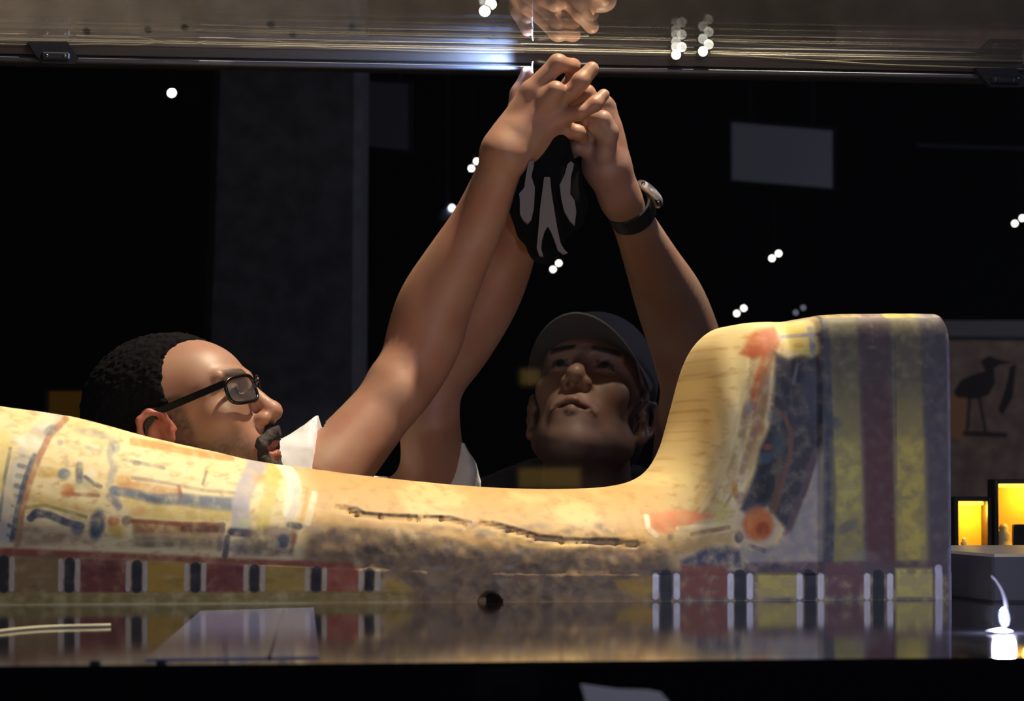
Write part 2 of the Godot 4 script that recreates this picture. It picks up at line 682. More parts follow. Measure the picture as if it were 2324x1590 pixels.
	g.box(Transform3D(Basis(), Vector3((x0 + x1) / 2, yt + 0.005, (zfront + rail_z) / 2)), Vector3(x1 - x0, 0.008, zfront - rail_z), 0.0008)
	obj("top_pane", g, glass, gt)
	g = Geo.new()
	g.box(Transform3D(Basis(), Vector3((x0 + x1) / 2, yt / 2 + 0.0005, zfront + 0.004)), Vector3(x1 - x0, yt - 0.001, 0.008), 0.0008)
	obj("front_pane", g, pane(srgb(225, 235, 232)), gt)

# ------------------------------------------------------------------ the painted coffin
const TX := 1100.0
const EX := -0.62
var E: Image
var en: FastNoiseLite
func zplane(px: float, py: float) -> float:
	return -0.15 * clampf((1250.0 - py) / 190.0, 0.0, 1.0) * (1.0 - ss(1560, 1780, px))

func el(px: float, py: float) -> Vector2:
	var p := on(px, py, zplane(px, py))
	return Vector2(p.x, p.y)

func blend(x: int, y: int, c: Color, a: float) -> void:
	if a <= 0.003: return
	E.set_pixel(x, y, E.get_pixel(x, y).lerp(c, minf(a, 1.0)))

func wear(x: int, y: int, amt: float) -> float:
	return clampf(1.0 - amt + amt * (0.55 + 1.6 * en.get_noise_2d(x, y)), 0.0, 1.0)

# a brush stroke through photo-measured points
func stroke(pts: Array, wpx: float, c: Color, a := 0.9, soft := 0.5, rough := 0.45, w_end := -1.0) -> void:
	var q := []
	for p in pts:
		var e := el(p[0], p[1])
		q.append(Vector2((e.x - EX) * TX, E.get_height() - 1 - e.y * TX))
	var s := TX * 3.7 / FOC
	var hw := wpx * s / 2
	var he := (wpx if w_end < 0 else w_end) * s / 2
	var lo: Vector2 = q[0]
	var hi: Vector2 = q[0]
	for p in q:
		lo = lo.min(p)
		hi = hi.max(p)
	var m := maxf(hw, he) * (1 + soft) + 2
	for y in range(maxi(0, int(lo.y - m)), mini(E.get_height(), int(hi.y + m) + 1)):
		for x in range(maxi(0, int(lo.x - m)), mini(E.get_width(), int(hi.x + m) + 1)):
			var p := Vector2(x, y)
			var best := 9.0
			for k in q.size() - 1:
				var ab: Vector2 = q[k + 1] - q[k]
				var h := clampf((p - q[k]).dot(ab) / maxf(ab.length_squared(), 1e-6), 0, 1)
				var d: float = (p - q[k] - ab * h).length() / lerpf(hw, he, (k + h) / (q.size() - 1))
				best = minf(best, d)
			if best < 1 + soft:
				blend(x, y, c, a * (1.0 - ss(1.0 - soft, 1.0 + soft, best)) * wear(x, y, rough))

func dab(px: float, py: float, rx: float, ry: float, c: Color, a := 0.9, deg := 0.0, soft := 0.4, rough := 0.45) -> void:
	var e := el(px, py)
	var s := TX * 3.7 / FOC
	var o := Vector2((e.x - EX) * TX, E.get_height() - 1 - e.y * TX)
	var m := maxf(rx, ry) * s * (1 + soft) + 1
	var r := deg_to_rad(deg)
	for y in range(maxi(0, int(o.y - m)), mini(E.get_height(), int(o.y + m) + 1)):
		for x in range(maxi(0, int(o.x - m)), mini(E.get_width(), int(o.x + m) + 1)):
			var p := (Vector2(x, y) - o).rotated(-r) / s / Vector2(rx, ry)
			var d := p.length()
			if d < 1 + soft:
				blend(x, y, c, a * (1.0 - ss(1.0 - soft, 1.0 + soft, d)) * wear(x, y, rough))

func area(poly: Array, c: Color, a := 0.9, soft := 3.0, rough := 0.45) -> void:
	var q := PackedVector2Array()
	for p in poly:
		var e := el(p[0], p[1])
		q.append(Vector2((e.x - EX) * TX, E.get_height() - 1 - e.y * TX))
	var lo := q[0]
	var hi := q[0]
	for p in q:
		lo = lo.min(p)
		hi = hi.max(p)
	for y in range(maxi(0, int(lo.y - soft)), mini(E.get_height(), int(hi.y + soft) + 1)):
		for x in range(maxi(0, int(lo.x - soft)), mini(E.get_width(), int(hi.x + soft) + 1)):
			var p := Vector2(x, y)
			var d := 1e9
			for k in q.size():
				d = minf(d, p.distance_to(Geometry2D.get_closest_point_to_segment(p, q[k], q[(k + 1) % q.size()])))
			if not Geometry2D.is_point_in_polygon(p, q): d = -d
			if d > -soft:
				blend(x, y, c, a * ss(-soft, soft, d) * wear(x, y, rough))

func paint_coffin() -> void:
	E = Image.create(1408, 384, false, Image.FORMAT_RGB8)
	en = FastNoiseLite.new()
	en.seed = 11
	en.frequency = 0.045
	en.fractal_octaves = 4
	var n2 := FastNoiseLite.new()
	n2.seed = 5
	n2.frequency = 0.012
	n2.fractal_octaves = 3
	var sand := srgb(240, 222, 168)
	var wood := srgb(204, 166, 104)
	var grime := srgb(116, 95, 70)
	var wx0 := (el(640, 1150).x - EX) * TX
	var wx1 := (el(735, 1150).x - EX) * TX
	var wx2 := (el(1400, 1150).x - EX) * TX
	var wx3 := (el(1580, 1150).x - EX) * TX
	for y in E.get_height():
		for x in E.get_width():
			var w := ss(wx0, wx1, x)
			var c := sand.lerp(wood, w * (1.0 - 0.75 * ss(wx2, wx3, x)))
			var nn := en.get_noise_2d(x, y * 1.6)
			var big := n2.get_noise_2d(x * 0.7, y * 1.5)
			c = c.lerp(srgb(238, 214, 150), clampf(big * 1.4, 0, 0.6))
			c = c.lerp(srgb(178, 136, 80), clampf(-nn * 0.9 - 0.1, 0, 0.5))
			E.set_pixel(x, y, c)
	var navy := srgb(62, 70, 92)
	var blue := srgb(96, 108, 130)
	var gray := srgb(150, 146, 140)
	var orange := srgb(222, 138, 84)
	var rust := srgb(140, 66, 44)
	var maroon := srgb(104, 54, 48)
	var ochre := srgb(196, 160, 62)
	var cream := srgb(250, 244, 220)
	var lav := srgb(176, 170, 182)
	var dk := srgb(28, 30, 38)
	# old blotches over the whole painted field
	var rb := RandomNumberGenerator.new()
	rb.seed = 3
	for k in 260:
		var px := rb.randf_range(-60, 690)
		var py := rb.randf_range(930, 1240)
		dab(px, py, rb.randf_range(5, 26), rb.randf_range(3, 9), [srgb(250, 240, 200), srgb(206, 176, 110), srgb(176, 164, 140), srgb(226, 190, 110), srgb(236, 214, 150)][rb.randi() % 5], 0.4, rb.randf_range(-20, 30), 0.7, 0.8)
	for k in 170:
		var f := rb.randf()
		var px := lerpf(1540, 1690, f) + rb.randf_range(0, 110)
		var py := lerpf(1120, 790, f) + rb.randf_range(-40, 60)
		var ln := rb.randf_range(20, 60)
		stroke([[px, py], [px - ln * 0.36, py + ln]], rb.randf_range(4, 11), [srgb(250, 236, 180), srgb(190, 150, 86), srgb(160, 136, 106), srgb(214, 178, 100)][rb.randi() % 4], 0.5, 0.8, 0.7)
	# --- worn middle of the side
	area([[690, 1198], [800, 1185], [950, 1205], [1100, 1235], [1250, 1240], [1400, 1238], [1500, 1250], [1540, 1290], [1500, 1370], [935, 1370], [900, 1310], [820, 1290], [690, 1275]], grime, 0.95, 14, 0.3)
	var rn := RandomNumberGenerator.new()
	rn.seed = 8
	for k in 150:
		var px := rn.randf_range(680, 1520)
		var py := rn.randf_range(1195, 1362)
		var cc: Color = [srgb(84, 68, 60), srgb(150, 128, 98), srgb(104, 86, 74), srgb(70, 60, 50), srgb(168, 156, 140), srgb(128, 98, 76)][rn.randi() % 6]
		dab(px, py, rn.randf_range(5, 30), rn.randf_range(3, 12), cc, 0.55, rn.randf_range(-25, 25), 0.6, 0.7)
	stroke([[700, 1165], [790, 1188], [900, 1190], [1030, 1215], [1130, 1240]], 18, srgb(204, 160, 92), 0.7, 0.7, 0.5)
	stroke([[1130, 1215], [1200, 1238], [1330, 1240]], 12, srgb(220, 184, 100), 0.8, 0.6, 0.4)  # pale stroke, a painted highlight below the crack
	# cracks
	for cr in [[[772, 1147], [800, 1153], [815, 1162]], [[815, 1164], [870, 1168], [935, 1170]], [[955, 1172], [1010, 1172], [1060, 1184]], [[1110, 1184], [1160, 1197], [1220, 1215], [1280, 1222], [1400, 1226]]]:
		stroke(cr, 7, srgb(78, 56, 36), 0.9, 0.6, 0.5)
	stroke([[1380, 1224], [1460, 1232]], 5, srgb(80, 56, 34), 0.7)
	# --- left: patterned bands
	area([[-40, 960], [20, 985], [20, 1080], [0, 1110], [-40, 1110]], srgb(224, 204, 110), 0.6, 6)
	stroke([[128, 930], [110, 965], [70, 1005], [40, 1060], [22, 1130], [8, 1215]], 44, srgb(196, 190, 176), 0.9, 0.3)
	dab(66, 1006, 34, 17, cream, 0.95, 15)
	dab(100, 955, 26, 16, cream, 0.8, -30)
	for k in 9:
		var f := k / 8.0
		stroke([[30 - 26 * f + 12, 1034 + 180 * f], [64 - 36 * f, 1040 + 180 * f]], 7.0 + 6.0 * hash1(k), navy if k % 2 else blue, 0.5 + 0.4 * hash1(k + 5), 0.5, 0.7)
	stroke([[72, 1036], [52, 1090], [36, 1160], [26, 1225]], 12, navy, 0.85)
	stroke([[20, 1020], [6, 1090], [-4, 1180]], 8, srgb(120, 116, 110), 0.8)
	stroke([[148, 950], [108, 990], [82, 1040], [64, 1090], [46, 1160], [38, 1235]], 14, srgb(170, 112, 78), 0.85)
	dab(110, 978, 16, 10, blue, 0.6, -40)
	# figures of the main field, left part
	dab(205, 985, 40, 10, gray, 0.6, 12)
	dab(200, 1020, 18, 5, gray, 0.6, 18)
	dab(130, 1006, 7, 7, gray, 0.6)
	stroke([[250, 1000], [240, 1030], [248, 1060], [240, 1100], [262, 1145]], 17, srgb(150, 150, 146), 0.7, 0.6, 0.7)
	dab(255, 1015, 10, 14, blue, 0.45)
	dab(100, 1072, 26, 12, srgb(202, 162, 80), 0.8)
	dab(138, 1076, 14, 13, blue, 0.9)
	stroke([[172, 1056], [172, 1090]], 16, navy, 0.85)
	stroke([[185, 1082], [205, 1098], [220, 1104]], 9, navy, 0.85)
	dab(196, 1072, 16, 10, cream, 0.6, 25)
	dab(180, 1100, 22, 14, srgb(176, 172, 140), 0.7)
	dab(146, 1112, 15, 16, srgb(190, 110, 50), 0.9, 20)
	stroke([[160, 1120], [215, 1124]], 9, srgb(150, 100, 76), 0.7)
	area([[62, 1112], [150, 1135], [215, 1150], [200, 1168], [110, 1148], [60, 1140]], srgb(208, 172, 92), 0.6, 5)
	stroke([[55, 1150], [100, 1146], [150, 1160], [190, 1172]], 8, srgb(150, 140, 66), 0.8)
	stroke([[66, 1175], [80, 1162], [110, 1168], [145, 1184], [180, 1192]], 16, navy, 0.9, 0.4)
	dab(84, 1164, 16, 10, srgb(44, 52, 92), 0.8)
	dab(172, 1202, 14, 12, blue, 0.7)
	dab(216, 1190, 16, 33, navy, 0.95, 8)
	dab(214, 1200, 7, 16, srgb(60, 92, 98), 0.7)
	area([[40, 1185], [150, 1205], [210, 1232], [30, 1240]], srgb(150, 122, 92), 0.75, 6)
	# figures of the main field, middle
	stroke([[298, 1003], [350, 1012], [420, 1026], [480, 1036], [520, 1040]], 20, srgb(236, 150, 84), 0.85, 0.4, 0.35, 14)
	stroke([[272, 1044], [310, 1052], [360, 1062]], 9, srgb(150, 146, 118), 0.85)
	dab(300, 1052, 10, 6, srgb(120, 118, 104), 0.7)
	stroke([[456, 1070], [448, 1098]], 7, srgb(140, 136, 110), 0.85)
	dab(410, 1066, 14, 5, cream, 0.6)
	dab(272, 1092, 16, 16, srgb(206, 148, 70), 0.9)
	stroke([[262, 1104], [320, 1106], [390, 1118]], 22, srgb(204, 150, 92), 0.8, 0.4)
	stroke([[290, 1084], [370, 1096], [450, 1112], [520, 1118]], 8, srgb(150, 136, 116), 0.8)
	stroke([[250, 1112], [300, 1122], [350, 1134], [400, 1132], [450, 1140], [535, 1146]], 20, blue, 0.9, 0.35, 0.35, 34)
	stroke([[310, 1124], [345, 1135], [380, 1136]], 13, navy, 0.7)
	stroke([[395, 1104], [400, 1126]], 9, rust, 0.6)
	stroke([[240, 1126], [262, 1150]], 15, srgb(140, 132, 140), 0.8)
	area([[272, 1125], [340, 1142], [420, 1146], [520, 1158], [520, 1180], [400, 1180], [290, 1172]], srgb(212, 186, 100), 0.75, 5)
	dab(308, 1158, 16, 9, srgb(226, 160, 104), 0.6)
	dab(252, 1182, 13, 12, srgb(190, 104, 52), 0.9)
	dab(282, 1180, 12, 10, srgb(90, 76, 66), 0.7, -30)
	dab(262, 1206, 20, 16, srgb(204, 168, 72), 0.85, 30)
	area([[292, 1178], [420, 1186], [500, 1190], [498, 1215], [300, 1210]], srgb(150, 104, 60), 0.85, 4)
	stroke([[295, 1181], [400, 1188], [500, 1190]], 9, srgb(140, 74, 46), 0.85)
	stroke([[412, 1198], [498, 1200]], 14, srgb(90, 56, 44), 0.9)
	area([[300, 1212], [500, 1214], [498, 1244], [300, 1240]], srgb(158, 136, 100), 0.8, 5)
	dab(350, 1236, 50, 6, srgb(120, 112, 92), 0.6)
	# second patterned band
	stroke([[596, 1040], [572, 1058], [548, 1098], [535, 1140], [538, 1190]], 40, lav, 0.9, 0.3, 0.25)
	area([[566, 1078], [596, 1076], [592, 1096], [562, 1098]], srgb(240, 158, 92), 0.85, 4)
	dab(572, 1120, 14, 7, srgb(206, 208, 170), 0.8)
	dab(544, 1186, 20, 12, srgb(196, 200, 160), 0.8)
	stroke([[612, 1060], [606, 1100], [592, 1150], [588, 1190]], 30, srgb(214, 196, 96), 0.85, 0.4)
	stroke([[634, 1042], [650, 1075], [656, 1110], [648, 1160]], 34, cream, 0.95, 0.35, 0.2)
	stroke([[662, 1110], [658, 1150], [645, 1185]], 18, srgb(196, 190, 180), 0.7)
	stroke([[686, 1110], [676, 1180]], 9, srgb(214, 160, 90), 0.8)
	stroke([[702, 1120], [690, 1185]], 14, cream, 0.7)
	stroke([[498, 1190], [496, 1245]], 13, srgb(146, 130, 120), 0.85)
	stroke([[520, 1206], [558, 1210]], 18, srgb(44, 46, 66), 0.95)
	stroke([[512, 1220], [510, 1262]], 13, srgb(84, 76, 84), 0.85)
	area([[560, 1198], [670, 1186], [664, 1262], [530, 1262]], srgb(122, 104, 86), 0.8, 5)
	stroke([[650, 1190], [672, 1194]], 14, srgb(52, 62, 66), 0.9)
	dab(630, 1206, 26, 7, srgb(170, 150, 140), 0.7)
	dab(640, 1228, 13, 15, srgb(60, 76, 98), 0.9)
	dab(622, 1234, 10, 8, srgb(160, 164, 150), 0.7)
	dab(540, 1230, 18, 8, srgb(160, 160, 136), 0.7)
	dab(540, 1246, 22, 8, srgb(128, 112, 124), 0.7)
	dab(580, 1238, 16, 14, srgb(128, 120, 84), 0.7)
	stroke([[664, 1215], [660, 1250]], 10, srgb(136, 82, 60), 0.7)
	# --- red line, frieze and yellow line of the left part
	area([[-60, 1240], [200, 1252], [500, 1266], [800, 1278], [806, 1296], [600, 1284], [300, 1272], [-60, 1262]], rust, 0.92, 3, 0.3)
	area([[-60, 1258], [300, 1272], [800, 1290], [830, 1345], [-60, 1348]], srgb(120, 84, 58), 0.8, 3)
	var xs := [8, 157, 310, 443, 577, 717, 838]
	var fill := [srgb(150, 122, 74), srgb(124, 58, 48), srgb(196, 156, 52), srgb(130, 62, 52), srgb(184, 152, 62), srgb(172, 84, 58)]
	for k in 6:
		var a: float = xs[k] + 24
		var b: float = xs[k + 1] - 24
		var ty := 1262.0 + 0.035 * a
		area([[a, ty], [b, ty + 3], [b, 1345], [a, 1345]], fill[k], 0.95, 2, 0.3)
		for q in 5:
			dab(a + (b - a) * hash1(k * 7 + q), ty + 70 * hash1(q * 3 + k), 10 + 18 * hash1(k + q * 9), 6, fill[k].lightened(0.15) if q % 2 else fill[k].darkened(0.25), 0.5, 0, 0.6)
	for k in 7:
		var x: float = xs[k]
		var top := 1264.0 + 0.035 * x
		stroke([[x - 20, top + 4], [x - 21, 1338]], 11, srgb(206, 200, 186), 0.9, 0.25, 0.3)
		stroke([[x, top + 7], [x - 1, 1336]], 21, dk, 0.97, 0.2, 0.15)
		stroke([[x + 19, top + 4], [x + 18, 1338]], 11, srgb(206, 200, 186), 0.9, 0.25, 0.3)
	area([[-60, 1346], [400, 1346], [935, 1340], [940, 1366], [-60, 1372]], srgb(146, 128, 66), 0.92, 3, 0.35)
	dab(900, 1332, 34, 12, srgb(190, 156, 66), 0.85, 10)
	dab(862, 1325, 14, 10, srgb(170, 172, 160), 0.7)
	# --- right: ankle
	area([[1460, 1164], [1530, 1156], [1600, 1168], [1560, 1186], [1500, 1212], [1475, 1208]], srgb(240, 150, 100), 0.92, 4, 0.25)
	stroke([[1455, 1172], [1462, 1198], [1482, 1214]], 12, cream, 0.9)
	stroke([[1525, 1198], [1580, 1192], [1625, 1186]], 10, srgb(250, 232, 176), 0.85)
	stroke([[1560, 1212], [1610, 1202], [1640, 1196]], 10, srgb(140, 104, 60), 0.75)
	area([[1400, 1190], [1450, 1200], [1470, 1235], [1400, 1250]], srgb(206, 160, 80), 0.7, 6)
	dab(1430, 1262, 40, 14, srgb(140, 112, 92), 0.7)
	area([[1500, 1225], [1650, 1210], [1660, 1235], [1590, 1250], [1530, 1262]], srgb(196, 160, 92), 0.8, 6)
	area([[1545, 1275], [1600, 1245], [1650, 1240], [1680, 1250], [1685, 1290], [1560, 1290]], srgb(56, 62, 90), 0.9, 5)
	stroke([[1625, 1100], [1640, 1125]], 14, srgb(204, 140, 50), 0.85)
	dab(1656, 1130, 12, 14, srgb(150, 130, 120), 0.7)
	dab(1610, 1160, 20, 30, srgb(214, 200, 92), 0.6)
	# --- right: instep
	stroke([[1500, 1088], [1560, 1075], [1610, 1010], [1640, 930], [1660, 850]], 26, srgb(238, 222, 156), 0.7, 0.7)
	area([[1662, 806], [1700, 765], [1740, 745], [1782, 738], [1783, 780], [1760, 803], [1700, 815]], srgb(190, 92, 50), 0.95, 4, 0.3)
	stroke([[1752, 800], [1725, 848], [1702, 890], [1686, 925]], 26, srgb(196, 96, 46), 0.9, 0.5, 0.45, 16)
	for s in [[[1735, 850], [1715, 905], [1690, 960]], [[1700, 960], [1670, 1010], [1640, 1070]], [[1755, 800], [1740, 870], [1728, 930]], [[1660, 930], [1635, 990]], [[1720, 930], [1700, 1000], [1690, 1050]]]:
		stroke(s, 14, srgb(164, 128, 90), 0.75, 0.7, 0.6)
	stroke([[1702, 965], [1680, 1000]], 16, srgb(170, 118, 80), 0.6, 0.7)
	stroke([[1730, 905], [1715, 985]], 10, srgb(176, 124, 56), 0.7, 0.6)
	dab(1672, 925, 12, 18, srgb(140, 140, 136), 0.75, 20)
	dab(1712, 1020, 20, 40, srgb(206, 178, 116), 0.8, 15)
	dab(1690, 1060, 22, 30, srgb(226, 198, 124), 0.7, 10)
	# --- right: dark navy painting between instep and board
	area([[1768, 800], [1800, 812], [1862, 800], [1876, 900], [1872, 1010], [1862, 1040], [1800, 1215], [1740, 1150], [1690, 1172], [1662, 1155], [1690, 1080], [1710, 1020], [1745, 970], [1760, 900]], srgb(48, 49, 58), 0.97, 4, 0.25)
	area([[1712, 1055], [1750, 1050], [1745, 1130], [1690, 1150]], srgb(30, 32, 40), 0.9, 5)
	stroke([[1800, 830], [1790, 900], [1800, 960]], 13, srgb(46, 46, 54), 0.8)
	stroke([[1816, 826], [1806, 870]], 8, srgb(140, 138, 140), 0.7)
	stroke([[1755, 925], [1785, 945], [1800, 985], [1796, 1040], [1778, 1100], [1760, 1160]], 12, srgb(130, 84, 58), 0.85)
	stroke([[1772, 1040], [1766, 1110], [1750, 1160]], 14, srgb(112, 92, 56), 0.8)
	dab(1738, 1015, 12, 8, srgb(160, 78, 64), 0.8)
	dab(1728, 1040, 18, 14, srgb(66, 98, 112), 0.7)
	dab(1770, 1010, 16, 30, srgb(66, 86, 90), 0.7)
	dab(1757, 945, 16, 18, srgb(120, 124, 112), 0.7)
	dab(1842, 900, 24, 60, srgb(66, 70, 84), 0.8)
	dab(1820, 960, 20, 16, srgb(52, 52, 70), 0.7)
	stroke([[1850, 1030], [1832, 1100], [1800, 1180], [1786, 1212]], 14, srgb(104, 80, 82), 0.85)
	area([[1866, 1010], [1872, 1290], [1700, 1292], [1700, 1250], [1770, 1235], [1800, 1200], [1840, 1110]], srgb(150, 147, 148), 0.92, 4, 0.25)
	stroke([[1690, 1240], [1698, 1300]], 20, srgb(150, 148, 140), 0.8)
	dab(1672, 1220, 10, 12, srgb(46, 46, 60), 0.85)
	dab(1717, 1194, 42, 46, srgb(176, 160, 160), 0.8)
	dab(1717, 1190, 36, 38, srgb(214, 112, 46), 0.97, 0, 0.25, 0.2)
	dab(1730, 1202, 16, 18, srgb(150, 66, 30), 0.75)
	dab(1694, 1184, 7, 20, srgb(226, 150, 54), 0.8)
	stroke([[1700, 1238], [1735, 1250]], 10, srgb(70, 74, 86), 0.7)
	area([[1782, 732], [1850, 735], [1868, 800], [1846, 812], [1800, 792]], srgb(236, 214, 118), 0.95, 4, 0.2)
	stroke([[1790, 762], [1862, 758]], 9, srgb(150, 146, 170), 0.85)
	stroke([[1848, 745], [1850, 800]], 13, srgb(146, 148, 164), 0.8)
	dab(1822, 783, 10, 6, srgb(214, 150, 40), 0.7)
	# --- right: striped foot board
	area([[1868, 700], [2180, 700], [2180, 1302], [1868, 1302]], srgb(92, 90, 90), 0.97, 2, 0.15)
	area([[1884, 720], [1950, 720], [1962, 1290], [1888, 1290]], srgb(168, 158, 84), 0.88, 4, 0.4)
	area([[1950, 700], [2020, 700], [2034, 1290], [1968, 1290]], srgb(92, 52, 52), 0.95, 5, 0.25)
	area([[2024, 700], [2090, 700], [2104, 1290], [2036, 1290]], srgb(176, 160, 80), 0.9, 4, 0.4)
	area([[2092, 700], [2185, 700], [2185, 1290], [2108, 1290]], srgb(84, 76, 86), 0.92, 5, 0.35)
	stroke([[1872, 760], [1880, 950], [1888, 1120], [1880, 1290]], 22, srgb(58, 62, 78), 0.9, 0.4)
	stroke([[2032, 760], [2034, 1100]], 5, srgb(80, 70, 80), 0.5)
	area([[1890, 1000], [1950, 1000], [1958, 1180], [1896, 1180]], srgb(206, 194, 100), 0.75, 10)
	area([[2036, 1000], [2096, 1000], [2104, 1280], [2040, 1280]], srgb(212, 194, 92), 0.75, 10)
	dab(1925, 1195, 26, 12, srgb(96, 98, 104), 0.7, -30)
	dab(1960, 1270, 40, 20, srgb(150, 144, 140), 0.6)
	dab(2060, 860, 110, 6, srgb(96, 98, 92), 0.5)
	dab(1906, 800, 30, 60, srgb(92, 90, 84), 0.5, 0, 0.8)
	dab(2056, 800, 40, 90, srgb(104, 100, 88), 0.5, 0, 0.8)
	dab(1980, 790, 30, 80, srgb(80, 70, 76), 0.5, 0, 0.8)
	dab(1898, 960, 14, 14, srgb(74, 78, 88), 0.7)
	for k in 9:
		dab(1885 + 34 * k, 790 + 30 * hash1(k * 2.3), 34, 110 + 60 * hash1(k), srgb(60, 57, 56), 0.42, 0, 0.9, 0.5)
	for k in 50:
		dab(1890 + 270 * hash1(k), 730 + 560 * hash1(k + 77), 4 + 12 * hash1(k * 3), 4 + 10 * hash1(k * 5), [srgb(90, 86, 96), srgb(150, 140, 120), srgb(120, 104, 84)][k % 3], 0.4, 0, 0.7, 0.7)
	stroke([[2152, 760], [2158, 1290]], 8, srgb(140, 136, 160), 0.7)
	for s in [[1880, 1960, srgb(196, 170, 96)], [1960, 2020, srgb(168, 150, 140)], [2020, 2095, srgb(206, 188, 84)], [2095, 2150, srgb(160, 152, 140)]]:
		stroke([[s[0], 715], [s[1], 713]], 13, s[2], 0.9, 0.3)
	# --- right: band and frieze
	area([[1690, 1278], [2180, 1270], [2180, 1302], [1690, 1306]], srgb(96, 74, 84), 0.9, 3)
	area([[1480, 1296], [2180, 1290], [2180, 1372], [1480, 1372]], srgb(84, 78, 82), 0.85, 3)
	area([[1545, 1282], [1650, 1282], [1650, 1358], [1545, 1358]], srgb(140, 74, 58), 0.95, 3)
	area([[1718, 1302], [1808, 1302], [1808, 1356], [1718, 1356]], srgb(204, 188, 96), 0.97, 3)
	dab(1765, 1290, 38, 8, srgb(74, 68, 76), 0.8)
	area([[1876, 1280], [1960, 1280], [1960, 1352], [1876, 1352]], srgb(112, 74, 76), 0.95, 3)
	area([[2032, 1290], [2116, 1290], [2116, 1356], [2032, 1356]], srgb(208, 194, 108), 0.97, 3)
	area([[1395, 1318], [1478, 1310], [1482, 1345], [1450, 1360], [1405, 1340]], srgb(190, 150, 46), 0.9, 4)
	for x in [[1511, 24], [1679, 22], [1838, 24], [1993, 26]]:
		stroke([[x[0], 1306], [x[0], 1356]], 26, srgb(28, 31, 42), 0.97, 0.2, 0.1)
		stroke([[x[0] - x[1], 1308], [x[0] - x[1], 1354]], 15, srgb(236, 234, 240), 0.97, 0.25, 0.2)
		stroke([[x[0] + x[1], 1308], [x[0] + x[1], 1354]], 15, srgb(236, 234, 240), 0.97, 0.25, 0.2)
	stroke([[2130, 1290], [2130, 1356]], 18, srgb(214, 214, 230), 0.95, 0.25, 0.2)
	stroke([[2158, 1250], [2160, 1360]], 14, srgb(150, 150, 190), 0.8)

